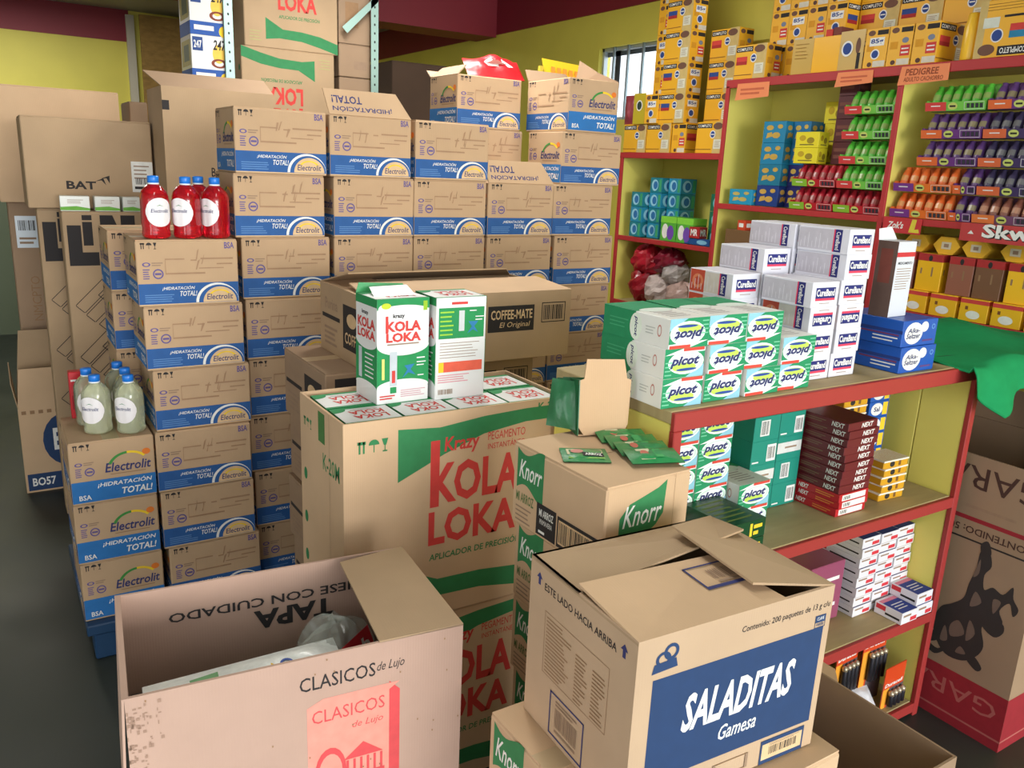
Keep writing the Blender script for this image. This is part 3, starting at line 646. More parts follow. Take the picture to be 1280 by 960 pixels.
carton('plain_carton', 'plain brown base carton standing behind the tall lettered cartons', (.30, .34, 1.455), (*lf(.42, 4.78, .30, .34), 0), 0, {}, CARD3)
p = Pr(.56, .55); p.text('10 M', .52, .22, .66, .27, BLACK, .02, 0, 180); p.text('MADE OF CARTON', .38, .12, .78, .16, BROWNI, 0, 0, 180); p.rect(.29, .19, .305, .26, BLACK); p.rect(.88, .16, .89, .19, BLACK)
carton('tan_carton', 'wide tan carton with small upside-down lettering behind the tobacco carton', (.56, .36, .55), (*lf(.062, 4.78, .56, .36), 1.4555), 0, {'F': p}, CARD)
carton('plain_carton', 'narrow dark tan carton behind the wide lettered carton', (.09, .3, .46), (*lf(.70, 5.0, .09, .3), 1.52), 0, {}, CARD3)
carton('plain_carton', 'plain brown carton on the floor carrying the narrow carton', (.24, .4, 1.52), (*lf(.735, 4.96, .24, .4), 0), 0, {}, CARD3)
def bo_p():
    p = Pr(.34, .45); p.ell(.62, .60, .34, .32, SB); p.text('B', .42, .48, .56, .74, WHITE, .06); p.rect(.03, .02, 1.0, .22, SB); p.text('BO57', .09, .07, .40, .17, WHITE, .05); p.multi([(.04+.11*i, .93, .10+.11*i, .97) for i in range(5)], BROWNI); return p
t = carton('open_carton', 'open tan carton with dark blue printed oval and blue base strip on the floor', (.34, .16, .45), (*lf(.034, 4.62, .34, .16), 0), 0, {'F': bo_p()}, CARD, closed=False)
flap(t, [(-.17, -.08, .45), (.17, -.08, .45), (.17, -.065, .65), (-.15, -.065, .65)], CARD)
flap(t, [(.17, .08, .45), (-.17, .08, .45), (-.13, .075, .82), (.14, .075, .82)], CARD2)
flap(t, [(-.17, .08, .45), (-.17, -.08, .45), (-.19, -.07, .58), (-.19, .07, .66)], CARD2)
# tobacco leaf carton
def leaf_p():
    p = Pr(.48, .98); p.poly([(.52, .70), (.60, .79), (.66, .80), (.64, .70)], BLACK); p.poly([(.66, .70), (.70, .80), (.80, .85), (.82, .74), (.74, .69)], BLACK)
    p.text('British American', .40, .62, .92, .66, BLACK, .02); p.text('Tobacco', .58, .56, .86, .60, BLACK, .02); p.rect(.0, .90, .06, .94, BLACK); return p
t = carton('tobacco_carton', 'big tan open carton with black leaf logo left of the metal rack', (.48, .36, .98), (*lf(.682, 3.94, .48, .36), 1.02), 0, {'F': leaf_p()}, CARD2, closed=False)
flap(t, [(-.24, -.18, .98), (.24, -.18, .98), (.23, -.06, 1.045), (-.29, -.06, 1.045)], CARD3)
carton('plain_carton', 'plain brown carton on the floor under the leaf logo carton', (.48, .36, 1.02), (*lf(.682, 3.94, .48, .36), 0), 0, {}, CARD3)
# three little boxes on the tall carton
for i, (x, w_, lab) in enumerate(((.272, .115, 'left'), (.405, .10, 'middle'), (.515, .075, 'right'))):
    b = MB().box(-w_/2, -.04, 0, w_/2, .04, .064, mat((222, 226, 218), 'gloss'), .002)
    p = Pr(w_, .064); p.poly([(.0, .06), (1, .06), (1, .2), (.55, .34), (.0, .28)], ink(110, 180, 70)); p.lines(.25, .5, .8, .8, 3, GREY, .3); b.face(p, 'F', w_, .08, .064)
    tag(obj('small_box', b, None, (x+w_/2, 4.118, 1.4605), -.05+.05*i), 'small white box with green stripe on tall carton, %s of three' % lab, 'box', 'small white and green boxes')

# ================================================================ bottles
def bottle_meshes(liq):
    R = .0435
    body = MB().lathe([(.004, .002), (R-.008, 0), (R-.001, .006), (R, .014), (R-.002, .03), (R, .05), (R, .118), (R-.001, .136), (R-.006, .150), (.0265, .164), (.0205, .169), (.0155, .172), (.0155, .178)], liq, 24, sq=.10)
    cap = MB().lathe([(.0165, .177), (.0175, .178), (.0178, .196), (.016, .199), (.004, .2)], mat((30, 120, 214), 'gloss'), 20); ring = MB().lathe([(.0172, .1725), (.0176, .1735), (.0176, .1765), (.017, .1772)], mat((235, 240, 240), 'gloss'), 20)
    lab = MB(); n = 14; m = 8
    V = []; F = []
    for i in range(n+1):
        a = math.radians(-58+116*i/n); hh = .046*math.sqrt(max(0.02, 1-(2*i/n-1)**2))
        for j in range(m+1):
            k = 1+.10*(abs(math.sin(2*(a-math.pi/2)))-.5); rr = (R+.0010)*k
            V.append((rr*math.sin(a), -rr*math.cos(a), .085+hh*(-1+2*j/m)))
    for i in range(n):
        for j in range(m): F.append((i*(m+1)+j, (i+1)*(m+1)+j, (i+1)*(m+1)+j+1, i*(m+1)+j+1))
    lab.add(V, F, mat((236, 232, 232), 'gloss'), True)
    ltx = MB()
    TV, TF = text_geo('Electrolit', .02, .2)
    def wrap(x, y): a = (x-.5)*1.25; k = 1+.10*(abs(math.sin(2*(a-math.pi/2)))-.5); rr = (R+.0018)*k; return (rr*math.sin(a), -rr*math.cos(a), .084+y*.012)
    ltx.add([wrap(x, y) for x, y in TV], TF, NAVY); ltx.add([wrap(x, y) for x, y in ((.25, 1.6), (.5, 2.1), (.75, 1.6), (.5, 1.9))], [(0, 1, 3), (1, 2, 3)], GREEN)
    return [q.mesh(n_) for q, n_ in ((body, 'bottle_body'), (cap, 'cap'), (ring, 'cap_ring'), (lab, 'label'), (ltx, 'lettering'))]
BR = bottle_meshes(mat((226, 30, 48), 'liquid')); BC = bottle_meshes(mat((232, 236, 206), 'liquid'))
def bottle(ms, x, y, z, rz, label, group):
    t = thing('drink_bottle', label, 'bottle', (x, y, z), rz, group)
    obj('bottle_body', ms[0], t); obj('cap', ms[1], t); obj('cap_ring', ms[2], t); lb = obj('label', ms[3], t); obj('lettering', ms[4], lb)
zt = Z0+6*EH
for x, y, rz, lab in ((.468, 2.945, .2, 'leftmost'), (.566, 2.945, -.75, 'second from left'), (.628, 3.045, -.3, 'partly hidden behind the others'), (.660, 2.945, -1.0, 'rightmost')):
    bottle(BR, x, y, zt+.001, rz, 'red drink bottle with blue cap on the carton wall, '+lab, 'red drink bottles')
zt = Z0+3*EH
for x, y, rz, lab in ((.250, 2.985, -.6, 'front left'), (.348, 2.945, -.7, 'front right'), (.235, 3.09, .1, 'left rear'), (.352, 3.05, .1, 'right middle'), (.340, 3.15, .3, 'farthest back')):
    bottle(BC, x, y, zt+.001, rz, 'clear drink bottle with blue cap on the low column, '+lab, 'clear drink bottles')
tag(obj('red_box', MB().box(-.03, -.02, 0, .03, .02, .17, mat((190, 40, 48), 'gloss'), .003).face((lambda p: (p.rect(.1, .8, .9, .84, WHITE), p.rect(.1, .2, .9, .5, ink(150, 25, 35)), p)[-1])(Pr(.06, .17)), 'F', .06, .04, .17), None, (.215, 3.19, zt)), 'slim red box behind the clear drink bottles', 'box')

# ================================================================ metal rack with cartons
RK = mat((150, 180, 172), 'metal', .5)
rk = thing('metal_rack', 'pale green slotted metal rack at the rear with cartons on it', 'rack', (1.65, 5.1, 0))
def post(x, y, sx, sy):
    o = obj('post', MB().box(0 if sx > 0 else -.045, -.002, 0, .045 if sx > 0 else 0, .002, 2.9, RK).box(-.002, 0 if sy > 0 else -.045, 0, .002, .045 if sy > 0 else 0, 2.9, mat((110, 130, 125), 'metal', .5)), rk, (x-1.65, y-5.1, 0))
    V = []; F = []
    for k in range(60):
        z = .05+k*.047; i = len(V); V += [(sx*.022+.0055*math.cos(a*math.pi/4), -.0026, z+.0075*math.sin(a*math.pi/4)) for a in range(8)]; F.append(tuple(range(i, i+8)))
    g = MB().add(V, F, mat((30, 36, 34), 'plain')); obj('slot_holes', g, o)
RY0, RY1 = 4.80, 5.30
post(1.165, RY0, 1, 1); post(2.04, RY0, -1, 1); post(1.165, RY1, 1, -1); post(2.04, RY1, -1, -1)
for z in (.5, 1.16, 2.9): obj('rack_shelf', MB().box(-.485, -.30, z-.03, .39, .20, z, RK, .003), rk)
obj('brace', MB().slab([(.17, -.302, 2.46), (.20, -.302, 2.43), (.39, -.302, 2.62), (.39, -.302, 2.66)], .003, RK), rk)
def scaled(p, w_, h_):
    q = Pr(w_, h_); q.n = p.n; q.it = [([(x*w_/p.w, y*h_/p.h) for x, y in V], F, m, z) for V, F, m, z in p.it]; return q
carton('glue_carton', 'upside-down tan carton with red lettering on the rack behind drink cartons', (.53, .36, .56), (*lf(1.262, RY0+.06, .53, .36), 1.75), 0, {'F': scaled(kl_front().flip(), .53, .56), 'L': scaled(kl_left().flip(), .36, .56)}, CARD2, 'glue cartons on the rack')
carton('glue_carton', 'upright tan carton with red lettering on top of the upside-down one', (.53, .36, .56), (*lf(1.285, RY0+.06, .53, .36), 2.31), 0, {'F': scaled(kl_front(), .53, .56), 'L': scaled(kl_left(), .36, .56)}, CARD2, 'glue cartons on the rack')
carton('plain_carton', 'plain brown carton on the rack under the upside-down carton', (.53, .36, .586), (*lf(1.27, RY0+.06, .53, .36), 1.163), 0, {}, CARD3)
for i, (z, h_) in enumerate(((1.163, .50), (1.665, .31), (1.977, .22), (2.2, .18), (2.382, .30))):
    p = Pr(.20, h_); p.rect(.45, .25, .85, .5, GREY) if i != 4 else p.rect(.2, .3, .6, .75, BROWNI)
    carton('plain_carton', 'greyish brown carton, %s from bottom in the rack stack by the right post' % ORD[i+1], (.195, .36, h_), (*lf(1.822, RY0+.06, .195, .36), z), 0, {'F': p}, CARD3, 'cartons by the right rack post')
# white printed boxes left of the rack post
def wb():
    p = Pr(.20, .235); p.rect(0, .0, 1, .28, ink(40, 84, 160)); p.rect(.04, .66, .30, .95, ink(40, 70, 130)); p.text('247', .07, .72, .27, .88, WHITE, .04); p.ell(.7, .62, .16, .2, ink(230, 190, 80)); p.text('247', .56, .70, .9, .92, BLACK, .05, .2); p.ell(.7, .42, .2, .1, ink(130, 60, 40), inner=.6); p.rect(.1, .1, .6, .2, WHITE); p.ell(.85, .1, .12, .12, YELI); return p
WBM = mat((204, 206, 202), 'gloss')
for i in range(4):
    b = MB().box(-.10, -.13, 0, .10, .13, .235, WBM, .002).face(wb(), 'F', .20, .26, .235); q = Pr(.26, .235); q.rect(0, 0, 1, .28, ink(40, 84, 160)); q.rect(.1, .35, .9, .9, ink(190, 180, 120)); q.rect(.3, .45, .8, .8, ink(120, 130, 110)); b.face(q, 'L', .20, .26, .235)
    tag(obj('printed_box', b, None, (1.095, RY0+.15, 1.862+.2352*i)), 'white box with blue base and square number, %s from bottom beside the rack post' % ORD[i+1], 'box', 'white and blue boxes on the rack')
tag(obj('brown_box', MB().box(-.1, -.15, 0, .1, .15, .70, CARD3, .003), None, (1.095, RY0+.15, 1.1615)), 'brown box under the white and blue boxes on the rack', 'box')
carton('dark_carton', 'dark brown carton standing beyond the drink carton wall near the beam', (.42, .4, .45), (*lf(2.44, 5.5, .42, .4), 1.95), 0, {}, mat((84, 64, 50), 'card'))
carton('plain_carton', 'tall plain brown carton under the dark carton near the beam', (.5, .44, 1.95), (*lf(2.42, 5.48, .5, .44), 0), 0, {}, CARD3)
# red bag and yellow sign card on the drink cartons
d = Pr(.2, .08); d.poly([(.1, .1), (.35, .6), (.5, .8), (.65, .6), (.9, .1)], WHITE); d.poly([(.25, .15), (.45, .5), (.55, .5), (.75, .15)], ink(120, 60, 50))
tilt_bag('snack_bag', 'red printed snack bag lying on the top rear drink carton', .26, .16, .09, mat((196, 30, 38), 'foil'), (2.00, 3.40, Z0+9*EH+.035), (.6, .0, -.25), d, 8)
sg = thing('sign_card', 'yellow sign card with orange letters behind the rightmost open carton', 'sign', (2.66, 3.75, 0))
m = MB().slab([(-.14, 0, 2.19), (.14, -.02, 2.16), (.15, .0, 2.26), (-.15, .02, 2.28)], .002, mat((244, 206, 50), 'gloss')).box(-.17, 0, .02, -.15, .02, 2.24, mat((220, 190, 60), 'plain'))
p = Pr(.26, .08); p.multi([(.1+.14*i, .3, .19+.14*i, .75) for i in range(6)], ink(236, 150, 50)); m.plane(p, (-.13, -.006, 2.185), (1, -.07, -.08), (0, .1, 1)); obj('card', m, sg)
obj('stand', MB().box(-.2, -.1, 0, .2, .1, .02, WD), sg)


# ================================================================ goods on the counter
def goods(name, mesh, label, cat, group, x, y, z, rz=0.0):
    return tag(obj(name, mesh, None, (x, y, z), rz), label, cat, group)
PG = ink(26, 142, 92); PGW = mat((228, 230, 224), 'gloss', .5); LIME = ink(190, 220, 90); RDS = ink(214, 70, 56)
PW, PD_, PH = .121, .225, .068
def picot_face(up_):
    p = Pr(PW, PH); p.rect(0, 0, 1, 1, PG); p.poly([(.0, .78), (.45, .98), (1, .98), (1, .84)], ink(232, 238, 236)); p.poly([(.55, 0), (1, 0), (1, .4)], ink(140, 196, 214)); p.ell(.54, .5, .45, .40, ink(236, 244, 240)); p.ell(.54, .5, .42, .33, ink(200, 232, 210), inner=.88)
    p.ell(.50, .34, .30, .15, LIME); p.text('picot', .14, .32, .88, .72, NAVY, .09, .3); p.ell(.56, .26, .26, .05, ink(40, 70, 150)); p.rect(.45, .88, .98, .99, RDS); p.lines(.02, .05, .2, .6, 4, ink(120, 200, 160), .3)
    return p if up_ else p.flip()
def picot_side(up_):
    p = Pr(PD_, PH); p.rect(0, 0, .50, 1, ink(22, 134, 84)); p.ell(.51, .5, .09, .46, ink(226, 236, 220)); p.text('picot', .48, .16, .54, .84, NAVY, .05, .2, 270); p.lines(.1, .3, .4, .7, 3, ink(60, 160, 110), .3)
    p.ell(.86, .55, .03, .2, ink(190, 120, 110), inner=.75); p.lines(.66, .35, .8, .65, 3, ink(180, 184, 178), .3); return p if up_ else p.flip()
def picot_top():
    p = Pr(PW, PD_); p.rect(0, .5, 1, 1, ink(30, 140, 92)); p.lines(.2, .1, .8, .45, 6, ink(176, 170, 168), .4); p.ell(.5, .5, .4, .1, ink(214, 226, 216)); return p
def picot_mesh(up_):
    b = MB().box(-PW/2, -PD_/2, 0, PW/2, PD_/2, PH, PGW, .0012); f = picot_face(up_)
    b.face(f, 'F', PW, PD_, PH); b.face(f, 'K', PW, PD_, PH); b.face(picot_side(True), 'L', PW, PD_, PH); b.face(picot_side(False), 'R', PW, PD_, PH); b.face(picot_top(), 'T', PW, PD_, PH); return b.mesh('antacid_box')
PM = {True: picot_mesh(True), False: picot_mesh(False)}
pic = [[True, True, False], [True, False, False], [False, False, False], [False, False]]
px0 = [1.236, 1.366, 1.496, 1.618]
for c, rows in enumerate(pic):
    for r, u_ in enumerate(rows):
        goods('antacid_box', PM[u_], 'green and white antacid box%s, column %s from left, %s from counter' % ('' if u_ else ' upside down', ORD[c+1], ('lowest', 'second', 'third')[r]), 'box', 'antacid boxes on the counter', px0[c]+PW/2-(.006*r if c == 2 else 0), 1.305+PD_/2+.004*((r+c) % 2), CZ+.001+PH*r, .02*((c+r) % 3-1))
for c in range(2):
    for r in range(3):
        goods('antacid_box', PM[False], 'green and white antacid box in the rear row, column %s, %s layer' % (ORD[c+1], ('bottom', 'middle', 'top')[r]), 'box', 'antacid boxes on the counter', 1.268+.128*c+PW/2+.02, 1.535+PD_/2*.8, CZ+.001+PH*r) if c == 9 else None
# plaster boxes
BW, BD_, BH = .104, .160, .0655
WB_ = mat((220, 220, 228), 'gloss', .5); NV = ink(30, 36, 110); PK = ink(216, 60, 90); SIL = ink(190, 186, 194); ORG = ink(190, 74, 50)
def cure_face(up_):
    p = Pr(BW, BH); p.rect(.14, .36, .88, .78, NV); p.text('CureBand', .17, .44, .85, .72, WHITE, .06); p.rect(.14, .27, .88, .36, PK); p.lines(.3, .12, .7, .2, 1, GREY, .3); return p if up_ else p.flip()
def cure_side(v):
    p = Pr(BD_, BH); p.rect(.02, .1, .70, .93, SIL if v else ink(206, 200, 190))
    if not v: p.rect(.02, .05, .36, .97, ORG); p.ell(.2, .5, .13, .3, ink(216, 130, 90), inner=.6)
    p.multi([(.06+.075*i, .15, .072+.075*i, .2+.35*((i*7) % 3)/2+.2) for i in range(8)], ink(214, 212, 218)); p.rect(.72, .06, .86, .95, NV); p.rect(.70, .06, .725, .95, PK); p.text('CureBand', .75, .14, .83, .86, WHITE, .03, 0, 270); return p
def cure_mesh(up_, v=True):
    b = MB().box(-BW/2, -BD_/2, 0, BW/2, BD_/2, BH, WB_, .0012); b.face(cure_face(up_), 'F', BW, BD_, BH); b.face(cure_face(up_), 'K', BW, BD_, BH); b.face(cure_side(v), 'L', BW, BD_, BH); b.face(cure_side(v), 'R', BW, BD_, BH); return b.mesh('plaster_box')
CM = {(u_, v): cure_mesh(u_, v) for u_ in (True, False) for v in (True, False)}
ups = [True, True, False, True, True, True]
for r in range(6):
    goods('plaster_box', CM[(ups[r], True)], 'white plaster box with navy label%s, right front column, %s from counter' % ('' if ups[r] else ' upside down', ORD[r+1]), 'box', 'plaster boxes on the counter', 1.876+BW/2+.003*((r*2) % 3), 1.352+BD_/2, CZ+.001+BH*r, .01*(r % 3-1))
    if r < 4: goods('plaster_box', CM[(ups[r], r != 2)], 'white plaster box with navy label%s, left front column, %s from counter' % ('' if ups[r] else ' upside down', ORD[r+1]), 'box', 'plaster boxes on the counter', 1.766+BW/2-(.02 if r == 3 else 0), 1.352+BD_/2-.012*(r == 3), CZ+.001+BH*r, 0)
    goods('plaster_box', CM[(True, r not in (2, 3))], 'white plaster box with grey side, right rear column, %s from counter' % ORD[r+1], 'box', 'plaster boxes on the counter', 1.874+BW/2, 1.52+BD_/2, CZ+.001+BH*r, 0)
    if r < 5: goods('plaster_box', CM[(True, r not in (2, 3))], 'white plaster box with grey side, left rear column, %s from counter' % ORD[r+1], 'box', 'plaster boxes on the counter', 1.762+BW/2, 1.52+BD_/2, CZ+.001+BH*r, 0)
    if 0 < r < 4: goods('plaster_box', CM[(True, r == 1)], 'white plaster box at far left of the plaster pile, %s from counter' % ORD[r+1], 'box', 'plaster boxes on the counter', 1.652+BW/2, 1.52+BD_/2, CZ+.001+BH*r, 0)
goods('plaster_box', CM[(True, True)], 'white plaster box at far left of the plaster pile, lowest on counter', 'box', 'plaster boxes on the counter', 1.652+BW/2, 1.545+BD_/2, CZ+.001, 0)
# blue boxes
bw, bd, bh = .165, .20, .074
b = MB().box(-bw/2, -bd/2, 0, bw/2, bd/2, bh, mat((24, 84, 176), 'gloss', .35), .0015); p = Pr(bw, bh)
p.ell(.32, .5, .26, .42, WHITE); p.ell(.62, .72, .11, .2, WHITE); p.text('Alka-', .14, .52, .50, .70, NAVY, .05, .2); p.text('Seltzer', .12, .30, .52, .50, NAVY, .05, .2); p.ell(.88, .7, .05, .1, ink(120, 170, 220), inner=.7); p.rect(.6, .15, .9, .22, ink(90, 60, 120)); b.face(p, 'F', bw, bd, bh)
p = Pr(bd, bh); p.lines(.55, .12, .95, .38, 2, WHITE, .35); p.rect(.35, .40, .95, .46, ink(110, 50, 90)); p.rect(0, .5, 1, .62, ink(20, 50, 120)); b.face(p, 'L', bw, bd, bh); bm_ = b.mesh('tablet_box')
goods('tablet_box', bm_, 'glossy blue tablet box lying on the counter, lower of two', 'box', 'blue tablet boxes', 2.105+bw/2, 1.298+bd/2, CZ+.001)
goods('tablet_box', bm_, 'glossy blue tablet box, upper of two under the tall white box', 'box', 'blue tablet boxes', 2.100+bw/2, 1.302+bd/2, CZ+.0015+bh, .01)
# tall white medicine box
mw, md, mh = .092, .06, .21
b = MB().box(-mw/2, -md/2, 0, mw/2, md/2, mh, mat((212, 216, 224), 'gloss', .5), .0012)
p = Pr(mw, mh); p.rect(0, .80, 1, .86, ink(196, 50, 56)); p.text('MEDICAMENTO', .12, .70, .9, .735, BLACK, .03); p.lines(.1, .36, .92, .66, 9, GREY, .25, 4); b.face(p, 'F', mw, md, mh)
p = Pr(md, mh); p.rect(0, 0, 1, 1, ink(96, 74, 66)); p.rect(.2, .45, .8, .9, ink(120, 60, 50)); b.face(p, 'L', mw, md, mh)
t = goods('medicine_box', b.mesh('medicine_box'), 'tall white medicine box with red stripe standing on the blue boxes', 'box', None, 2.150, 1.39, CZ+.002+2*bh, .06)
obj('open_flap', MB().slab([(-mw/2, md/2, mh), (mw/2, md/2, mh), (mw/2-.02, md/2+.01, mh+.035), (-mw/2+.01, md/2+.01, mh+.03)], .0008, mat((226, 230, 236), 'gloss', .5)), t)
# cables
tag(obj('cable', MB().tube([(2.28, 1.46, CZ+.006), (2.38, 1.42, CZ+.006), (2.49, 1.40, CZ+.007)], .005, mat((30, 30, 32), 'plain'))), 'black cable on the counter beside the blue boxes, rear one', 'cable', 'black cables')
tag(obj('cable', MB().tube([(2.29, 1.41, CZ+.006), (2.38, 1.375, CZ+.006), (2.49, 1.36, CZ+.007)], .005, mat((30, 30, 32), 'plain'))), 'black cable on the counter beside the blue boxes, front one', 'cable', 'black cables')
# green cloth
n1, n2 = 48, 36; V = []; F = []
for i in range(n1+1):
    u = i/n1; x = 2.36+u*.86
    drop = .075+.055*max(0, 1-abs(u-.17)/.13)+.015*math.sin(u*9)
    yb = 1.80-.12*max(0, .25-u)/.25
    for j in range(n2+1):
        v = j/n2
        if v < .62:
            y = yb+(1.235-yb)*(v/.62); z = CZ+.012+.020*math.sin(u*11+v*3)*math.sin(v*5+1)*min(1, v*3)+.03*math.exp(-((u-.55)/.2)**2-((v-.25)/.2)**2)
        else:
            k = (v-.62)/.38; y = 1.235-.018*math.sin(min(1, k*3)*math.pi/2)-.02*k+.022*math.sin(u*26)*k; z = CZ+.012-.010*min(1, k*4)-drop*k+.01*math.sin(u*11+2)*(1-k)
        xx = x-(.045*math.exp(-((u-.16)/.1)**2))*max(0, v-.62)
        V.append((xx, y, z))
for i in range(n1):
    for j in range(n2):
        F.append((i*(n2+1)+j, i*(n2+1)+j+1, (i+1)*(n2+1)+j+1, (i+1)*(n2+1)+j))
o = tag(obj('green_cloth', MB().add(V, F, mat((34, 140, 84), 'cloth'), True)), 'bright green cloth draped over the right end of the counter', 'cloth')
md_ = o.modifiers.new('thick', 'SOLIDIFY'); md_.thickness = .004
# sachets on the seasoning stack and the display card
zk = 6*NH+.001
SGm = mat((36, 132, 72), 'foil')
def sachet_print(k):
    d = Pr(.085, .06)
    if k: d.rect(.05, .35, .95, .95, ink(214, 206, 170)); d.ell(.3, .6, .16, .2, ink(206, 140, 130)); d.rect(.42, .15, .95, .5, BLACK); d.text('ARROZ', .48, .2, .9, .42, WHITE, .05); d.rect(.05, .0, .95, .12, ink(120, 170, 80))
    else: d.rect(.1, .1, .45, .9, ink(206, 206, 170)); d.rect(.5, .2, .7, .8, ink(70, 160, 90)); d.ell(.25, .5, .1, .2, ink(196, 110, 90))
    return d
tilt_bag('seasoning_sachet', 'green sachet with food picture lying alone on the carton top', .10, .085, .012, SGm, (1.018, 1.292, zk), (0, 0, -.5), sachet_print(True), 11, 'sachet', 'green sachets')
for i, (x, y) in enumerate(((1.150, 1.365), (1.142, 1.318), (1.128, 1.268), (1.112, 1.216))):
    tilt_bag('seasoning_sachet', 'green sachet in the overlapping row on the carton, %s from the front' % ORD[4-i], .115, .068, .014, SGm, (x+.018, y-.012, zk+.004+.002*i), (.12, 0, -.35), sachet_print(False), 20+i, 'sachet', 'green sachets')
dc = thing('display_box', 'tan cardboard display lid standing on the seasoning carton beside the antacid boxes', 'display box', (1.152, 1.42, zk), -.22)
CL = mat((196, 163, 126), 'card')
obj('lid', MB().slab([(-.052, -.035, .004), (.048, -.035, .004), (.060, -.03, .022), (.066, -.02, .125), (.055, -.02, .128), (.047, -.015, .172), (-.046, -.015, .176), (-.052, -.02, .132), (-.064, -.02, .128), (-.064, -.03, .022)], .003, CL), dc)
obj('side', MB().slab([(-.066, -.032, .002), (-.064, -.02, .13), (-.060, .04, .12), (-.062, .05, .002)], .002, mat((30, 100, 60), 'gloss')), dc)
obj('tray', MB().box(-.062, -.028, 0, .062, .03, .004, CL), dc)
for i in range(3): tilt_bag('seasoning_sachet', 'dark green sachet standing in the display box, %s from left' % ORD[i+1], .075, .11, .014, mat((28, 96, 56), 'foil'), (1.078+.022*i, 1.455+.004*i, zk+.064), (1.35, 0, -1.0+.25*i), None, 30+i, 'sachet', 'sachets in the display box')

# ================================================================ goods in the counter shelves
zs = .791
for c, (x, y) in enumerate(((1.632, 1.398), (1.508, 1.44), (1.384, 1.44))):
    for r in range((2, 5, 5)[c]):
        goods('antacid_box', PM[True], 'green and white antacid box inside the counter, %s stack, %s from bottom' % (('front', 'middle', 'left')[c], ORD[r+1]), 'box', 'antacid boxes in the counter', x+PW/2, y+PD_/2 if c == 0 else y+PD_/2, zs+PH*1.0*r, .0) if not (c == 0) or True else None
# teal cased antacid boxes (bottoms showing)
TE = mat((24, 138, 118), 'gloss', .5)
tw, td, th = .105, .13, .072
tm = []
for k in range(3):
    b = MB().box(-tw/2, -td/2, 0, tw/2, td/2, th, TE, .001); p = Pr(tw, th)
    if k == 0: p.rect(.25, .2, .6, .85, WHITE); p.bars(.28, .25, .57, .8, BLACK, 10)
    elif k == 1: p.rect(.0, .3, .98, .75, ink(214, 216, 210)); p.lines(.3, .45, .8, .6, 1, GREY)
    else: p.rect(.6, .1, .95, .8, WHITE); p.bars(.63, .2, .92, .7, BLACK, 9); p.rect(.05, .1, .3, .16, WHITE)
    tm.append(b.face(p, 'F', tw, td, th).mesh('teal_box'))
for c in range(2):
    for r in range(4): goods('teal_box', tm[(r+2*c) % 3], 'teal box with white barcode panel in the counter, %s column, %s from bottom' % (('left', 'right')[c], ORD[r+1]), 'box', 'teal boxes in the counter', 1.755+tw/2+.107*c, 1.475+td/2, zs+th*r)
# dark green boxes
b = MB().box(-.065, -.08, 0, .065, .08, .05, mat((22, 70, 42), 'gloss'), .001); p = Pr(.13, .05); p.rect(.05, .25, .2, .7, WHITE); p.multi([(.55, .15, .62, .85), (.66, .2, .8, .4), (.66, .55, .9, .75)], YELI); b.face(p, 'F', .13, .16, .05); p = Pr(.13, .16); p.lines(.1, .1, .9, .9, 6, ink(110, 130, 60), .3); b.face(p, 'T', .13, .16, .05); gm = b.mesh('dark_green_box')
for r in range(2): goods('dark_green_box', gm, 'dark green box with yellow marks in the counter, %s of two' % ('lower', 'upper')[r], 'box', 'dark green boxes', 1.538, 1.356, zs+.0505*r, .03*r)
# red tablet stack
nw, nd, nh = .135, .16, .0235
def nxt(dark):
    c1 = (104, 26, 34) if dark else (186, 30, 40)
    b = MB().box(-nw/2, -nd/2, 0, nw/2, nd/2, nh, mat(c1, 'gloss', .45), .0008); p = Pr(nd, nh)
    if dark: p.lines(.1, .2, .55, .7, 2, ink(120, 96, 70), .4); p.text('NEXT', .66, .2, .92, .8, WHITE, .05, .2)
    else: p.text('NEXT', .12, .25, .34, .8, WHITE, .05, .2); p.lines(.5, .2, .9, .75, 2, ink(220, 140, 60), .4)
    b.face(p, 'L', nw, nd, nh); p = Pr(nw, nh)
    if dark: p.text('NEXT', .45, .2, .85, .8, WHITE, .05, .2)
    else: p.rect(.1, .12, .9, .85, WHITE); p.bars(.15, .25, .4, .7, BLACK, 6)
    b.face(p, 'F', nw, nd, nh); return b.mesh('red_tablet_box')
nx = {True: nxt(True), False: nxt(False)}
for r in range(12):
    goods('red_tablet_box', nx[r > 2], '%s tablet box in the counter stack, %s from bottom' % ('dark red' if r > 2 else 'bright red', ORD[r+1]), 'box', 'red tablet boxes', 1.980+nw/2+.0035*math.sin(r*2.1), 1.336+nd/2+.003*math.cos(r*1.7), zs+nh*r, .02*math.sin(r*1.3))
for r in range(4): goods('red_tablet_box', nx[False], 'bright red tablet box behind the dark red stack, %s from bottom' % ORD[r+1], 'box', 'red tablet boxes', 1.99+nw/2, 1.52+nd/2, .79+.24+nh*r)
carton('red_case', 'red case standing behind the red tablet boxes in the counter', (.135, .16, .238), (1.99+nw/2, 1.52+nd/2, zs), 0, {}, mat((150, 30, 36), 'gloss'), tape=False, cat='box')
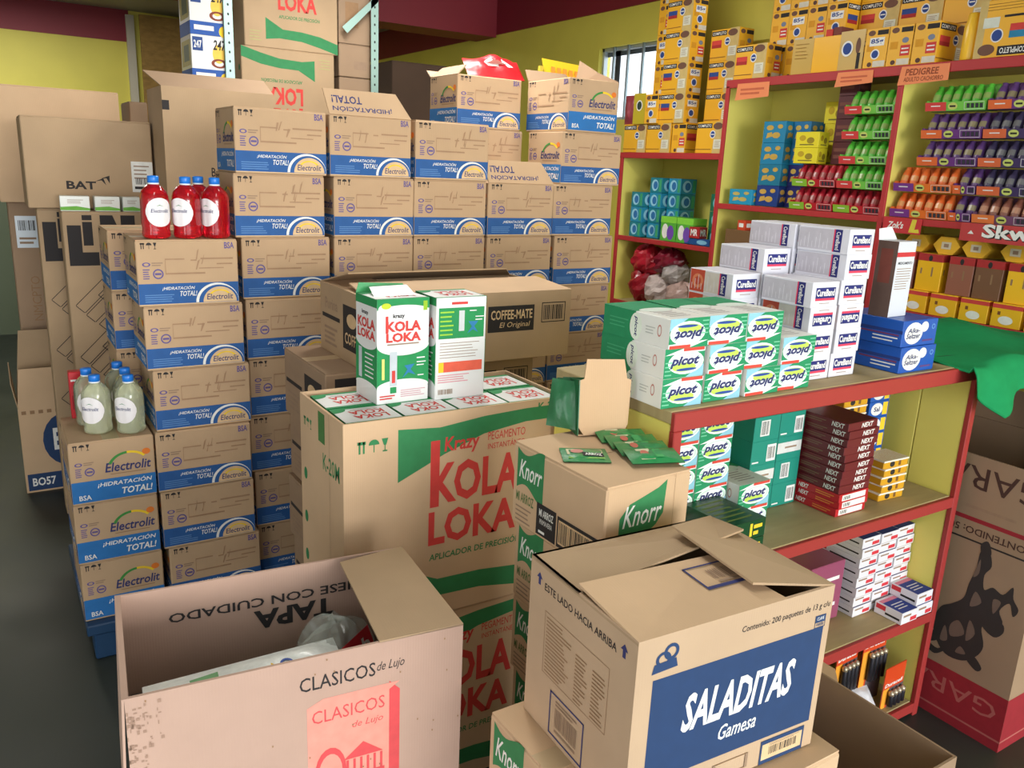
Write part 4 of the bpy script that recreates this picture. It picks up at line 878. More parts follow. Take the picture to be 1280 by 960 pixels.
# yellow packs with white bands
yw, yd, yh = .115, .08, .026
b = MB().box(-yw/2, -yd/2, 0, yw/2, yd/2, yh, mat((214, 160, 40), 'gloss'), .002); p = Pr(yw, yh); p.ell(.35, .5, .1, .35, BLACK); p.rect(.6, .2, .7, .8, ink(120, 80, 30)); b.face(p, 'F', yw, yd, yh); b.box(-yw/2-.001, -yd/2-.001, yh-.005, yw/2+.001, yd/2+.001, yh, mat((236, 230, 210), 'plain')); ym = b.mesh('yellow_pack')
for r in range(5): goods('yellow_pack', ym, 'flat yellow pack with white lid band by the red stack, %s from bottom' % ORD[r+1], 'pack', 'yellow packs', 2.205+yw/2+.004*(r % 2), 1.352+yd/2, zs+yh*r, .05*(r % 2)-.04)
for r in range(11): goods('yellow_pack', ym, 'flat yellow pack in the rear stack under the counter top, %s from bottom' % ORD[r+1], 'pack', 'yellow packs', 2.18+yw/2, 1.50+yd/2, zs+yh*r, 0)
b = MB().box(-.05, -.06, 0, .05, .06, .052, mat((28, 90, 176), 'gloss'), .001); p = Pr(.10, .052); p.ell(.4, .5, .3, .4, WHITE); p.rect(.7, .1, .95, .9, YELI); p.text('Sal', .25, .35, .55, .65, NAVY, .05); b.face(p, 'F', .1, .12, .052); bm2 = b.mesh('blue_sachet_box')
for r in range(6): goods('blue_sachet_box', bm2, 'blue and white box at the back right of the counter shelf, %s from bottom' % ORD[r+1], 'box', 'blue boxes in the counter', 2.36, 1.56, zs+.0525*r)
# second shelf: white and red boxes
z2 = .391; ww, wd_, wh = .088, .19, .0335
b = MB().box(-ww/2, -wd_/2, 0, ww/2, wd_/2, wh, mat((226, 226, 230), 'gloss', .5), .0008); p = Pr(ww, wh); p.rect(.55, .15, .95, .5, ink(206, 50, 60)); p.lines(.1, .55, .6, .85, 1, GREY, .5); p.rect(0, 0, 1, .03, GREY); b.face(p, 'F', ww, wd_, wh)
p = Pr(wd_, wh); p.rect(.1, .45, .35, .85, ink(190, 60, 70)); p.lines(.42, .3, .95, .55, 1, BLACK, .6); b.face(p, 'L', ww, wd_, wh); p = Pr(ww, wd_); p.rect(0, .0, 1, .7, ink(50, 66, 130)); p.rect(0, .5, .6, .7, PK); p.lines(.2, .1, .9, .4, 3, WHITE, .3); b.face(p, 'T', ww, wd_, wh); wm = b.mesh('white_tablet_box')
for c in range(3):
    for r in range(8): goods('white_tablet_box', wm, 'white tablet box with red label in the counter, column %s, %s from bottom' % (ORD[c+1], ORD[r+1]), 'box', 'white tablet boxes', 2.198+ww/2+.0905*c, 1.372+wd_/2+.004*((r+c) % 2), z2+wh*r)
for k, (x, y, z, rz) in enumerate(((2.335, 1.275, z2, -.62), (2.405, 1.272, z2+wh, -.6))):
    goods('white_tablet_box', wm, 'white and blue tablet box lying askew at the shelf edge, %s one' % ('lower', 'upper')[k], 'box', 'white tablet boxes', 2.362+.062*k, 1.318+.01*k, z, -.1+.03*k) if False else None
lw, ld = .084, .095
b = MB().box(-lw/2, -ld/2, 0, lw/2, ld/2, .04, mat((228, 228, 232), 'gloss', .5), .001); p = Pr(ld, .04); p.rect(.05, .5, .4, .9, ink(206, 50, 60)); p.lines(.4, .2, .95, .5, 1, BLACK, .6); b.face(p, 'L', lw, ld, .04); p = Pr(lw, .04); p.rect(.55, .1, .95, .45, ink(206, 50, 60)); p.lines(.1, .5, .6, .85, 1, GREY, .5); b.face(p, 'F', lw, ld, .04); p = Pr(lw, ld); p.rect(.02, .02, .98, .75, ink(44, 64, 140)); p.rect(.02, .75, .98, .9, ink(220, 130, 150)); p.lines(.2, .2, .9, .6, 3, WHITE, .3); b.face(p, 'T', lw, ld, .04); lm = b.mesh('lying_tablet_box')
goods('lying_tablet_box', lm, 'white box with blue top lying at the shelf edge, left one', 'box', 'lying tablet boxes', 2.296+lw/2, 1.268+ld/2, z2, 0)
goods('lying_tablet_box', lm, 'white box with blue top lying at the shelf edge, lower right one', 'box', 'lying tablet boxes', 2.383+lw/2, 1.272+ld/2, z2, 0)
goods('lying_tablet_box', lm, 'white box with blue top lying on the right one', 'box', 'lying tablet boxes', 2.379+lw/2, 1.276+ld/2, z2+.0405, 0)
b = MB().box(-.08, -.08, 0, .08, .08, .2, mat((150, 76, 104), 'gloss'), .002); p = Pr(.16, .2); p.lines(.1, .2, .9, .8, 4, WHITE, .4); goods('pink_box', b.face(p, 'F', .16, .16, .2).mesh('pink_box'), 'pink box at the left of the white tablet boxes', 'box', None, 2.08, 1.48, z2)
# bottom shelf: battery cards
BO = mat((214, 74, 34), 'gloss')
for k, (x, y, hh, rz, lab) in enumerate(((2.215, 1.375, .255, .05, 'left'), (2.335, 1.36, .275, -.02, 'middle'), (2.405, 1.43, .31, 0, 'right'), (2.385, 1.305, .15, .03, 'low front'))):
    t = thing('battery_pack', 'orange battery blister card in the bottom shelf, %s one' % lab, 'battery pack', (x, y, .051), rz, 'battery cards')
    wv = .115
    m = MB().box(-wv/2, 0, 0, wv/2, .003, hh, BO); p = Pr(wv, hh); vb = 1-.075/hh; p.poly([(0, 0), (.2, 0), (.3, vb-.02), (0, vb-.02)], ink(236, 160, 40)); p.text('Duracell', .06, vb+.02, .94, vb+.11, WHITE, .05, .2); p.rect(.3, 0, 1, vb-.03, ink(92, 80, 84)); m.plane(p, (-wv/2, 0, 0), (1, 0, 0), (0, 0, 1), (0, -1, 0)); obj('card', m, t)
    for i in range(4):
        zt_ = hh-.085; zb_ = max(.012, zt_-.10)
        obj('battery', MB().lathe([(.009, zb_), (.0098, zb_+.001), (.0098, zt_-.014), (.0096, zt_-.0135)], mat((54, 54, 60), 'metal', .35), 12, -.025+.0215*i, -.0115).lathe([(.0096, zt_-.0135), (.0094, zt_-.002), (.004, zt_), (.0035, zt_+.003)], mat((190, 176, 150), 'metal', .3), 12, -.025+.0215*i, -.0115), t)
tilt_bag('white_bag', 'clear white plastic bag between the battery cards', .09, .07, .03, mat((220, 220, 225), 'foil'), (2.28, 1.345, .085), (.9, 0, 0), None, 44)
tag(obj('grey_box', MB().box(-.09, -.1, 0, .09, .1, .15, mat((120, 120, 124), 'gloss'), .003).face((lambda p: (p.rect(.1, .6, .9, .9, BLACK), p)[-1])(Pr(.18, .15)), 'F', .18, .2, .15), None, (2.06, 1.5, .051)), 'grey box in the bottom shelf beside the battery cards', 'box')

# ================================================================ horse carton at the right
HW_, HD_, HH_ = .46, .62, .92
def horse_p():
    p = Pr(.40, HH_); GRN = ink(70, 44, 36); RDD = ink(150, 30, 42)
    p.rect(-.55, 0, 1, .205, RDD); p.text('GARAÑON', -.5, .085, .93, .165, ink(178, 96, 90), .0, 0, 180); p.rect(-.55, .035, 1, .042, ink(178, 96, 90))
    p.text('GARAÑON', -.5, .865, .955, .965, GRN, .0, 0, 180); p.rect(-.55, .77, 1, .785, RDD); p.rect(.3, .70, 1, .706, BLACK); p.text('CONTENIDO: 50', .30, .725, .95, .75, GRN, .02, 0, 180); p.lines(.4, .81, .8, .83, 1, GREY)
    H = ink(48, 42, 40)
    body = [(.36, .30), (.46, .255), (.60, .26), (.70, .30), (.74, .35), (.70, .41), (.74, .44), (.84, .46), (.80, .50), (.86, .54), (.90, .50), (.93, .53), (.88, .56), (.86, .60), (.80, .56), (.72, .57), (.66, .55), (.64, .60), (.68, .64), (.64, .69), (.58, .68), (.57, .61), (.54, .55), (.52, .49), (.44, .45), (.36, .42), (.32, .36)]
    def smooth(P_, k=4):
        out = []; n = len(P_)
        for i in range(n):
            a, b_, c_, d_ = P_[i-1], P_[i], P_[(i+1) % n], P_[(i+2) % n]
            for q_ in range(k):
                t_ = q_/k
                out.append(tuple(.5*(2*b_[e]+(c_[e]-a[e])*t_+(2*a[e]-5*b_[e]+4*c_[e]-d_[e])*t_**2+(3*b_[e]-a[e]-3*c_[e]+d_[e])*t_**3) for e in (0, 1)))
        return out
    p.poly(smooth(body), H)
    for pts in ([(.40, .30), (.30, .27), (.26, .31), (.22, .36), (.25, .37), (.30, .31), (.38, .34)], [(.46, .27), (.38, .235), (.30, .25), (.30, .27), (.40, .26), (.46, .30)], [(.62, .28), (.72, .25), (.76, .27), (.68, .30)], [(.70, .42), (.80, .40), (.86, .43), (.84, .46), (.72, .45)], [(.60, .66), (.66, .68), (.62, .72), (.57, .70)]): p.poly(smooth(pts), H)
    for pts in ([(.48, .33), (.58, .36), (.52, .40), (.46, .37)], [(.60, .34), (.66, .38), (.60, .42)], [(.58, .47), (.66, .50), (.60, .53)], [(.40, .30), (.46, .31), (.42, .36)], [(.54, .28), (.62, .29), (.57, .31)], [(.56, .58), (.60, .60), (.59, .65)], [(.76, .48), (.80, .53), (.74, .53)]): p.poly(smooth(pts), ink(110, 92, 80))
    p.it = [([(x+.22, y) for x, y in V], F, m, z) for V, F, m, z in p.it]
    return p
q = Pr(HW_, HH_); q.rect(0, 0, 1, .205, ink(150, 30, 42)); q.rect(0, .035, 1, .042, ink(178, 96, 90))
t = carton('liquor_carton', 'brown upside-down carton with dark horse print and red base at the right', (HW_, HD_, HH_), (*lf(2.54, 1.025, HW_, HD_), 0), 0, {'L': horse_p(), 'F': q}, CARD3, closed=False)
flap(t, [(HW_/2, HD_/2, HH_), (-HW_/2, HD_/2, HH_), (-HW_/2+.02, HD_/2+.0, HH_+.10), (HW_/2-.02, HD_/2+.0, HH_+.10)], CARD3)
flap(t, [(HW_/2, -HD_/2, HH_), (HW_/2, HD_/2, HH_), (HW_/2+.03, HD_/2-.02, HH_+.12), (HW_/2+.03, -HD_/2+.02, HH_+.12)], CARD3)

# ================================================================ pet food boxes on top of the wall shelves
QL, QD, QH = .195, .105, .156
QY = (236, 176, 36); BEI = ink(204, 178, 112); QB = mat(QY, 'gloss', .5); BLU = ink(40, 70, 140)
def ped_long(k):
    p = Pr(QL, QH); p.poly([(.62, 0), (1, 0), (1, 1), (.68, 1)], BEI); p.rect(.02, .80, .56, .95, BLACK); p.text('COMPLETO', .05, .83, .53, .92, WHITE, .03)
    p.ell(.77, .86, .17, .11, ink(110, 76, 60)); p.ell(.60, .60, .10, .13, WHITE); p.ell(.60, .60, .075, .10, BLU); p.rect(.54, .585, .66, .615, WHITE)
    if k != 2: p.rect(.05, .52, .40, .66, (REDI, BLU)[k % 2]); p.rect(.05, .42, .40, .52, ink(170, 40, 40))
    p.rect(.66, .14, .94, .44, ink(220, 220, 200)); p.lines(.69, .18, .9, .40, 5, GREY, .3); p.rect(.0, .11, .58, .135, ink(150, 96, 30)); return p
def ped_end(k):
    p = Pr(QD, QH); p.rect(.5, .82, .98, .94, BLACK); p.ell(.25, .88, .16, .07, ink(110, 76, 60)); p.rect(.1, .42, .42, .6, ink(214, 150, 30))
    if k % 2: p.rect(.2, .55, .85, .76, WHITE); p.text('85g', .25, .58, .8, .73, BLU, .06); p.ell(.5, .34, .2, .13, WHITE); p.ell(.5, .34, .15, .10, BLU)
    else: p.ell(.72, .62, .14, .07, ink(120, 130, 150)); p.rect(.55, .24, .95, .50, REDI); p.rect(.6, .3, .9, .34, WHITE); p.rect(.6, .4, .9, .43, WHITE)
    p.rect(.45, .02, .98, .17, ink(214, 208, 190)); p.ell(.3, .09, .1, .06, ink(90, 60, 50)); return p
PEM = []
for k in range(4):
    b = MB().box(-QL/2, -QD/2, 0, QL/2, QD/2, QH-.0005, QB, .0012); b.face(ped_long(k), 'F', QL, QD, QH); b.face(ped_long(k), 'K', QL, QD, QH); b.face(ped_end(k), 'R', QL, QD, QH); b.face(ped_end(k+1), 'L', QL, QD, QH); PEM.append(b.mesh('pet_food_box'))
PC = [0]
def ped(x, y0, z, label, end=False, k=None):
    """long face (or end face) towards the shop; y0 = lower Y edge"""
    PC[0] += 1; k = PC[0] % 4 if k is None else k
    if end: goods('pet_food_box', PEM[k], label, 'box', 'yellow pet food boxes', x+QL/2, y0+QD/2, z, math.pi)
    else: goods('pet_food_box', PEM[k], label, 'box', 'yellow pet food boxes', x+QD/2, y0+QL/2, z, -math.pi/2)
zp = 1.843
lay = lambda r: ('lowest', 'second', 'third', 'fourth', 'fifth', 'sixth')[r]
for i, y in enumerate((3.722, 3.522, 3.125)): ped(SX+.012, y, zp, 'yellow pet food box, bottom row of lower shelf top, %s from left' % ORD[i+1], k=2)
ped(SX+.02, 3.41, zp, 'yellow pet food box turned end out in the bottom row', True)
for r in range(1, 6):
    ped(SX+.012, 3.432, zp+QH*r, 'yellow pet food box in the tall tower by the window, %s layer' % lay(r))
    if r > 1: ped(SX+.05, 3.632, zp+QH*r, 'yellow pet food box turned end out behind the tower, %s layer' % lay(r), True)
    if r < 4: ped(SX+.125, 3.20, zp+QH*r, 'yellow pet food box right of the tower, %s layer' % lay(r))
ped(SX+.13, 3.738, zp+QH, 'yellow pet food box at the left end beside the window', False, 2)
ped(SX-.002, 3.628, zp+QH, 'yellow pet food box turned end out with large white number', True, 1)
b = MB().slab([(0, 0, 0), (0, -.10, 0), (0, -.10, .165), (0, 0, .165)], .002, mat((190, 170, 40), 'gloss')); p = Pr(.1, .165); p.ell(.5, .6, .26, .18, WHITE); p.ell(.5, .6, .2, .14, ink(40, 60, 50)); b.plane(p, (0, 0, 0), (0, -1, 0), (0, 0, 1), (-1, 0, 0))
tag(obj('box_panel', b, None, (SX+.0, 3.835, zp+QH)), 'yellow-green cut box panel with round logo left of the tower', 'box panel')
tag(obj('spice_bag', MB().pillow(.10, .16, .04, mat((150, 60, 70), 'foil'), 10, seed=3), None, (SX+.03, 3.885, zp+QH+.08), rot=(math.pi/2, 0, -math.pi/2)), 'dark red glossy bag at the far left end of the shelf top', 'bag')
zq = 2.195
for i in range(4):
    for r in range(3):
        ped(SX+.135, 2.985-.107*i-QD+.02, zq+QH*r, 'yellow pet food box turned end out on upper shelf, column %s, %s layer' % (ORD[i+1], lay(r)), True)
for i in range(7):
    for r in range(3):
        if (i, r) in ((0, 9),): continue
        ped(SX+.22, 2.378-.199*i, zq+QH*r, 'yellow pet food box in the rear row, %s from the end-out boxes, %s layer' % (ORD[i+1], lay(r)))
ped(SX+.012, 2.905, zq, 'yellow pet food box at the left end of the upper shelf', k=0)
ped(SX+.012, 2.045, zq, 'yellow pet food box turned end out above the orange tag', True, 0)
ped(SX+.012, 2.265, zq, 'yellow pet food box turned end out right of the opened box', True, 1)
ped(SX+.012, 2.156, zq, 'yellow pet food box turned end out above the shelf post', True, 0)
# opened box standing at the shelf edge
t = thing('opened_box', 'bright yellow pet food box with flaps open, standing on the upper shelf', 'box', (SX+.07, 2.572, zq))
YB2 = mat((244, 182, 30), 'gloss')
obj('body', MB().box(-.05, -.07, 0, .05, .07, .15, YB2, .001), t)
m = MB().slab([(-.05, .07, 0), (-.05, .07, .15), (-.06, .175, .15), (-.06, .175, 0)], .002, mat((196, 160, 74), 'gloss')); p = Pr(.1, .15); p.lines(.15, .4, .85, .9, 5, ink(150, 110, 40), .15); m.plane(p, (-.062, .175, 0), (.01, -.105, 0), (0, 0, 1), (-1, 0, 0)); obj('side_flap', m, t)
m = MB().slab([(-.05, -.07, .16), (-.05, -.07, 0), (-.055, -.195, 0), (-.055, -.195, .16)], .002, mat((206, 172, 96), 'gloss')); p = Pr(.12, .16); p.ell(.35, .55, .24, .2, WHITE); p.ell(.35, .55, .18, .15, BLU); p.ell(.8, .6, .1, .2, ink(110, 76, 60)); p.rect(.78, .02, .92, .42, BLACK); m.plane(p, (-.054, -.07, 0), (0, -1, 0), (0, 0, 1), (-1, 0, 0)); obj('side_flap', m, t)
obj('pouches', MB().box(-.04, -.06, .15, .04, -.02, .185, ink(120, 60, 50)).box(-.04, -.015, .15, .04, .02, .18, ink(200, 60, 50)), t)
# upright yellow canister and big upside-down box
t = thing('yellow_canister', 'slim yellow canister standing on the upper shelf edge', 'canister', (SX+.04, 1.945, zq)) if False else None
tag(obj('yellow_canister', MB().lathe([(.028, 0), (.030, .005), (.030, .12), (.024, .14), (.022, .165), (.02, .17)], mat((246, 196, 50), 'gloss'), 16), None, (SX+.045, 1.932, zq)), 'slim pale yellow canister standing beside the big upside-down box', 'canister')
b = MB().box(-.105, -.06, 0, .105, .06, .20, QB, .0015); p = Pr(.21, .20); p.rect(0, 0, .14, 1, BEI); p.rect(.42, .03, .96, .19, BLACK); p.text('COMPLETO', .46, .06, .92, .16, WHITE, .04, 0, 180); p.ell(.22, .14, .15, .1, ink(110, 76, 60)); p.ell(.37, .38, .11, .12, WHITE); p.ell(.37, .38, .09, .10, BLU); p.rect(.58, .32, .98, .44, ink(40, 130, 170)); p.rect(.58, .44, .98, .56, REDI); p.rect(.1, .52, .38, .70, ink(214, 220, 206)); p.lines(.14, .8, .9, .95, 3, ink(110, 80, 30), .15); p.rect(.45, .68, .95, .72, BLACK); b.face(p, 'F', .21, .12, .2)
tag(obj('pet_food_box', b, None, (SX+.072, 1.79, zq), -math.pi/2), 'big upside-down yellow pet food box at the right end of upper shelf', 'box')
# orange price tags hung on the shelf edge
TGM = mat((236, 140, 90), 'plain', .7); TB = ink(150, 70, 40)
for i, (y0, y1, z0, z1, s1, s2) in enumerate(((2.85, 3.06, 2.095, 2.172, '', ''), (2.30, 2.485, 2.125, 2.185, '', ''), (1.968, 2.182, 2.115, 2.187, 'PEDIGREE', 'ADULTO CACHORRO'))):
    w_ = y1-y0; h_ = z1-z0
    m = MB().slab([(0, 0, 0), (0, -w_, .01), (0, -w_*.99, h_), (0, -.01, h_)], .0015, TGM); p = Pr(w_, h_)
    if s1: p.text(s1, .14, .50, .80, .86, TB, .04, .1); p.text(s2, .12, .18, .9, .42, TB, .02, .1)
    else: p.lines(.15, .25, .88, .75, 2, ink(200, 100, 66), .5)
    m.plane(p, (-.0004, 0, 0), (0, -1, 0), (0, 0, 1), (-1, 0, 0))
    tag(obj('price_tag', m, None, (SX-.004, y1, z0)), 'orange paper price tag on the upper shelf edge, %s' % ('left end', 'middle', 'with dark lettering at right')[i], 'tag', 'orange price tags')

# ================================================================ candy displays
def candy_pack(c1, c2):
    b = MB(); n = 8
    prof = [(.004, 0), (.013, .004), (.0175, .02), (.0175, .062), (.015, .076), (.010, .086), (.013, .092), (.006, .095)]
    b.lathe(prof, mat(c1, 'foil'), 10)
    V = []; F = []
    for i in range(5):
        a = math.radians(-60+30*i)
        V += [(.0182*math.sin(a), -.0182*math.cos(a), .034), (.0182*math.sin(a), -.0182*math.cos(a), .056)]
    for i in range(4): F.append((2*i, 2*i+2, 2*i+3, 2*i+1))
    b.add(V, F, mat(c2, 'gloss')); return b.mesh('candy_tube')
CP = {'green': ((90, 190, 60), (140, 170, 90), (120, 200, 80), (214, 70, 70)), 'red': ((176, 30, 46), (150, 70, 66), (190, 40, 50), (140, 190, 60)), 'purple': ((96, 62, 120), (140, 130, 96), (110, 60, 130), (226, 110, 60)),
      'dark purple': ((62, 54, 84), (110, 110, 110), (72, 60, 100), (220, 110, 70)), 'orange': ((226, 106, 40), (214, 150, 90), (232, 120, 50), (120, 60, 140)), 'brown': ((140, 84, 66), (180, 130, 100), (120, 80, 110), (226, 130, 70))}
CPM = {k: candy_pack(v[0], v[1]) for k, v in CP.items()}
def candy_tray(col, yhi, z, where, wv=.24, n=6, x=SX+.02):
    """tray facing the shop, spanning yhi-wv .. yhi, filled with upright tubes"""
    v = CP[col]; dp = .085
    t = thing('candy_tray', '%s candy display tray, %s' % (col, where), 'display tray', (x, yhi, z), 0, 'candy display trays')
    TM = mat(v[2], 'gloss')
    obj('tray', MB().box(0, -wv, 0, dp, 0, .003, TM).box(dp-.002, -wv, 0, dp, 0, .099, TM).box(0, -wv, 0, dp, -wv+.002, .04, TM).box(0, -.002, 0, dp, 0, .04, TM), t)
    m = MB().slab([(0, 0, 0), (0, -wv, 0), (-.008, -wv, .033), (-.008, 0, .033)], .002, TM); obj('front_lip', m, t)
    m = MB(); p = Pr(wv, .034); p.rect(0, .02, .36, .98, mat(v[3], 'gloss')); p.rect(.1, .5, .26, .62, WHITE); p.ell(.47, .5, .08, .4, ink(200, 210, 110)); p.rect(.42, .4, .52, .6, BLACK); p.multi([(.70+.07*i, .25, .75+.07*i, .75) for i in range(4)], ink(50, 50, 60)); p.frame(.66, .1, .98, .92, .0015, WHITE)
    m.plane(p, (-.001, 0, 0), (0, -1, 0), (-.008, 0, .033), (-.97, 0, -.24)); obj('lip_print', m, t)
    for i in range(n):
        yy = yhi-wv*(i+.5)/n
        o = obj('candy_tube', CPM[col], None, (x+.026, yy, z+.004), rot=(0, .32, -math.pi/2+.25*math.sin(i*2.1)))
        o.matrix_world = Matrix.Translation((x+.026, yy, z+.007)) @ Matrix.Rotation(.34, 4, 'Y') @ Matrix.Rotation(-math.pi/2+.2*math.sin(i*2.1), 4, 'Z')
        tag(o, '%s candy tube, %s from left in the tray %s' % (col, ORD[i+1], where), 'candy', 'candy tubes %s %s' % (col, where))
candy = [('red', 2.420, 1.5965, 'bottom row left of post', .235), ('red', 2.665, 1.5965, 'bottom row far left', .238), ('red', 2.665, 1.7005, 'second row far left', .238),
         ('green', 2.420, 1.7005, 'lowest of four left of post', .228), ('green', 2.425, 1.8045, 'second of four left of post', .233), ('green', 2.428, 1.9085, 'third of four left of post', .236), ('green', 2.430, 2.0125, 'topmost left of post', .238),
         ('orange', 2.140, 1.5965, 'bottom row right of post', .25), ('orange', 2.140, 1.7005, 'second row right of post', .25), ('purple', 2.055, 1.8045, 'third row right of post', .245), ('purple', 2.055, 1.9085, 'fourth row right of post', .243), ('green', 2.055, 2.0125, 'topmost right of post', .24),
         ('purple', 1.886, 1.5965, 'bottom row beside the orange one', .09), ('purple', 1.886, 1.7005, 'second row beside the orange one', .09),
         ('brown', 1.79, 1.5965, 'bottom row at right edge', .24), ('dark purple', 1.79, 1.7005, 'second row at right edge', .24), ('dark purple', 1.805, 1.8045, 'third row at right edge', .24), ('dark purple', 1.805, 1.9085, 'fourth row at right edge', .24), ('purple', 1.805, 2.0125, 'topmost at right edge', .24)]
for col, yh, z, wh_, wv in candy: candy_tray(col, yh, z, wh_, wv, 6 if wv > .2 else 2)
# boxes in the first bay
def gbox(name, label, sz, col, loc, group, deco, cat='box', rough=.4):
    w_, d_, h_ = sz; b = MB().box(-w_/2, -d_/2, 0, w_/2, d_/2, h_-.0005, mat(col, 'gloss', rough), .0012)
    p = Pr(w_, h_); deco(p); b.face(p, 'F', w_, d_, h_); q = Pr(d_, h_); deco(q); b.face(q, 'R', w_, d_, h_)
    return tag(obj(name, b, None, loc, -math.pi/2), label, cat, group)
def fish(c):
    def f(p): p.ell(.3, .7, .16, .12, ink(*c)); p.ell(.6, .35, .18, .14, ink(*c)); p.ell(.75, .75, .12, .1, ink(*c)); p.poly([(.15, .2), (.45, .3), (.4, .5), (.2, .45)], ink(*c))
    return f
for r in range(4):
    c = (30, 130, 170) if r > 1 else ((28, 120, 150) if r else (26, 60, 130))
    gbox('cookie_box', '%s cookie box with gold shapes, left column of first bay, %s layer' % ('blue', lay(r)), (.135, .10, .1), c, (SX+.10, 2.835, 1.596+.1*r), 'blue cookie boxes', fish((196, 160, 70)))
    gbox('cookie_box', 'dark blue cookie box with gold shapes, right column of first bay, %s layer' % lay(r), (.10, .10, .1), (36, 40, 110) if r < 2 else (28, 110, 160), (SX+.15, 2.715, 1.596+.1*r), 'blue cookie boxes', fish((200, 170, 80)))
gbox('cookie_box', 'low light blue cookie box at the left end of the first bay', (.15, .08, .075), (34, 150, 190), (SX+.07, 2.985, 1.596), 'blue cookie boxes', fish((190, 170, 90)))
def dots(p): p.ell(.3, .6, .14, .18, ink(190, 160, 30)); p.ell(.65, .45, .16, .2, ink(150, 130, 30)); p.rect(.2, .15, .8, .22, ink(120, 110, 40))
for r in range(5): gbox('yellow_box', 'yellow snack box behind the red candy trays, %s layer' % lay(r), (.12, .09, .098), (222, 206, 40), (SX+.225, 2.60 - .01*(r % 2), 1.596+.098*r), 'yellow snack boxes', dots)
for r in range(2): gbox('yellow_box', 'yellow snack box resting on the upper red candy tray, %s one' % ('lower', 'upper')[r], (.13, .07, .07), (230, 214, 44), (SX+.065, 2.62, 1.803+.0705*r), 'yellow snack boxes', dots)
def stripes(p): p.lines(.1, .2, .9, .8, 2, ink(120, 70, 60), .5)
for r in range(4): gbox('dark_red_tray', 'dark red snack box left of the green candy trays, %s from bottom' % ORD[r+1], (.10, .08, .098), (86, 34, 40), (SX+.13, 2.475, 1.803+.0 + .0985*r) if r < 4 else None, 'dark red snack boxes', stripes)
gbox('dark_red_tray', 'dark red snack box under the dark red column', (.10, .08, .205), (86, 34, 40), (SX+.155, 2.475, 1.5965), 'dark red snack boxes', stripes)
# strip signs on the shelf edge
m = MB().box(-.004, 0, 0, 0, .17, .062, mat((196, 56, 60), 'gloss')); p = Pr(.17, .062); p.text("Zok's", .12, .3, .55, .75, WHITE, .06, .2); p.poly([(.70, .1), (.98, .1), (.95, .35), (.85, .3), (.88, .95), (.76, .95)], ink(216, 200, 60)); m.plane(p, (-.004, .17, 0), (0, -1, 0), (0, 0, 1), (-1, 0, 0))
tag(obj('shelf_strip', m, None, (SX-.002, 1.977, 1.532)), 'red shelf strip with white lettering and yellow shape right of post', 'sign', 'red shelf strips')
m = MB().box(-.004, 0, 0, 0, .60, .068, mat((188, 66, 66), 'gloss')); p = Pr(.60, .068); p.text('Skwinkles', .145, .2, .85, .95, BLACK, .12); p.text('Skwinkles', .14, .25, .845, 1.0, WHITE, .07); p.poly([(.05, .4), (.09, .4), (.07, .6)], WHITE); m.plane(p, (-.004, .60, 0), (0, -1, 0), (0, 0, 1), (-1, 0, 0))
tag(obj('shelf_strip', m, None, (SX-.002, 1.213, 1.528)), 'long red shelf strip with white cartoon lettering at the right edge', 'sign', 'red shelf strips')
# yellow packs in the bay under the candy, right
def cup(p): p.rect(0, .78, 1, .95, REDI); p.ell(.5, .3, .25, .18, WHITE); p.rect(.2, .5, .3, .65, ink(120, 70, 30))
def sq(p): p.rect(0, .80, 1, 1, ink(170, 40, 40)); p.ell(.5, .88, .08, .08, BLACK); p.rect(.15, .45, .22, .6, BROWNI); p.rect(.6, .4, .66, .65, BROWNI)
zl = 1.2205
for i in range(6): gbox('yellow_cup_box', 'small yellow box with white oval in lower right bay, %s from left' % ORD[i+1], (.11, .10, .09), (238, 184, 36), (SX+.06, 2.09-.125*i, zl), 'small yellow boxes', cup)
for i, (y, w_, c) in enumerate(((2.05, .11, (120, 70, 60)), (1.93, .105, (240, 186, 30)), (1.80, .10, (150, 96, 76)), (1.69, .105, (120, 84, 60)), (1.57, .10, (244, 190, 40)), (1.45, .1, (140, 90, 80)))):
    gbox('snack_box', '%s snack box in the second layer of lower right bay, %s from left' % (('yellow' if c[0] > 200 else 'brown'), ORD[i+1]), (w_, .10, .15), c, (SX+.075, y, zl+.0905), 'snack boxes in lower right bay', sq)
HXM = mat((226, 176, 50), 'gloss')
for i, y in enumerate((2.02, 1.89, 1.77, 1.62, 1.49)):
    m = MB(); hx = [(math.cos(math.radians(60*k)), math.sin(math.radians(60*k))) for k in range(6)]
    V = [(0, .056*a, .035+.04*b_) for a, b_ in hx]+[(.14, .056*a, .035+.04*b_) for a, b_ in hx]
    m.add(V, [(5, 4, 3, 2, 1, 0), (6, 7, 8, 9, 10, 11)]+[(k, (k+1) % 6, 6+(k+1) % 6, 6+k) for k in range(6)], HXM); p = Pr(.05, .035); p.rect(.1, .1, .9, .9, ink(206, 196, 170)); p.rect(.3, .3, .7, .7, GREY); m.plane(p, (-.0005, .025, .018), (0, -1, 0), (0, 0, 1), (-1, 0, 0))
    tag(obj('hexagonal_box', m, None, (SX+.05, y, zl+.0905+.151)), 'yellow hexagonal box lying under the candy shelf, %s from left' % ORD[i+1], 'box', 'hexagonal boxes')
gbox('orange_box', 'small orange red box in the bay above the plaster boxes', (.05, .06, .05), (206, 70, 40), (SX+.05, 2.95, 1.47), None, lambda p: p.rect(.2, .3, .8, .7, WHITE))
gbox('brown_case', 'brown case in the bay behind the plaster boxes', (.30, .2, .37), (120, 90, 60), (SX+.12, 2.9, 1.1005), None, lambda p: p.rect(.1, .3, .9, .7, ink(160, 120, 80)))
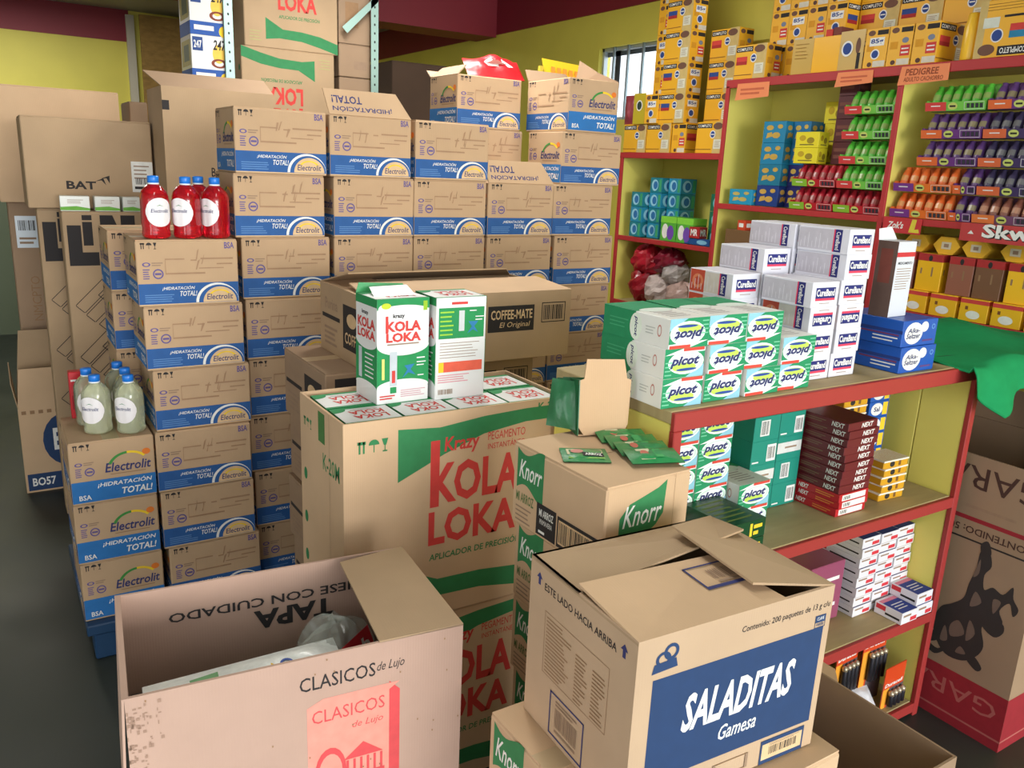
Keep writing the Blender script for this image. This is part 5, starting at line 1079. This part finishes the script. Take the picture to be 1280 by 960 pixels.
gbox('red_case', 'dark red case beside the brown case behind the plaster boxes', (.45, .2, .40), (130, 40, 40), (SX+.12, 2.50, 1.1005), None, lambda p: p.rect(.1, .3, .9, .7, ink(180, 70, 60)))
# soap boxes in the left bay
zb = 1.366
def soap(p): p.ell(.4, .5, .28, .38, ink(150, 206, 226)); p.ell(.45, .5, .18, .26, ink(40, 110, 170)); p.rect(.75, .1, .95, .9, ink(60, 160, 110))
for c, (y, n) in enumerate(((3.775, 3), (3.665, 4), (3.555, 4))):
    for r in range(n+ (0 if c < 1 else 0)):
        gbox('soap_box', 'light blue soap box in the left bay, column %s, %s layer' % (ORD[c+1], lay(r)), (.10, .12, .085), (36, 140, 176) if (r+c) % 2 else (26, 126, 140), (SX+.09+.04*c, y, zb+.0855*r), 'soap boxes', soap)
def flower(p): p.ell(.3, .4, .2, .3, WHITE); p.ell(.65, .35, .22, .3, ink(110, 70, 170)); p.rect(0, .75, 1, 1, ink(130, 210, 60))
for c, y in enumerate((3.50, 3.37)): gbox('detergent_pack', 'green pack with purple flower print in the left bay, %s one' % ('left', 'right')[c], (.125, .10, .135), (88, 176, 60), (SX+.07, y-.02, zb), 'flower packs', flower)
for c in range(3): gbox('green_carton', 'dark green carton at the right side of the left bay, %s layer' % lay(c), (.09, .14, .09), (22, 110, 84), (SX+.16, 3.20, zb+.0905*c), 'green cartons', lambda p: p.ell(.4, .5, .2, .3, ink(120, 190, 200)))
gbox('red_black_box', 'small red box with white letters in the left bay', (.075, .06, .06), (170, 36, 40), (SX+.045, 3.27, zb+.035), None, lambda p: p.text('MR', .15, .2, .85, .8, WHITE, .06))
gbox('flat_blue_box', 'flat blue box at the front of the left bay', (.19, .05, .034), (30, 80, 140), (SX+.045, 3.25, zb), None, lambda p: p.ell(.7, .5, .2, .35, ink(120, 180, 210)))
# red and pale bags below
zb2 = .981
for i, (y, z, w_, h_, c, s_) in enumerate(((3.74, zb2+.10, .20, .18, (150, 18, 34), 51), (3.72, zb2+.25, .24, .16, (176, 24, 44), 52), (3.52, zb2+.26, .22, .14, (120, 16, 40), 53), (3.58, zb2+.09, .24, .18, (206, 190, 184), 54), (3.40, zb2+.08, .24, .16, (190, 160, 150), 55), (3.47, zb2+.20, .18, .12, (180, 172, 168), 56))):
    o = obj('packed_bag', MB().lump(.075, w_*.40, h_*.46, mat(c, 'foil'), s_, .4), None, (SX+.10, y, z))
    tag(o, '%s plastic bag in the bottom left bay, %s' % ('red' if c[1] < 40 else 'pale', ('lower left', 'upper left', 'upper middle', 'lower middle', 'lower right', 'small upper one')[i]), 'bag', 'bags in the bottom left bay')
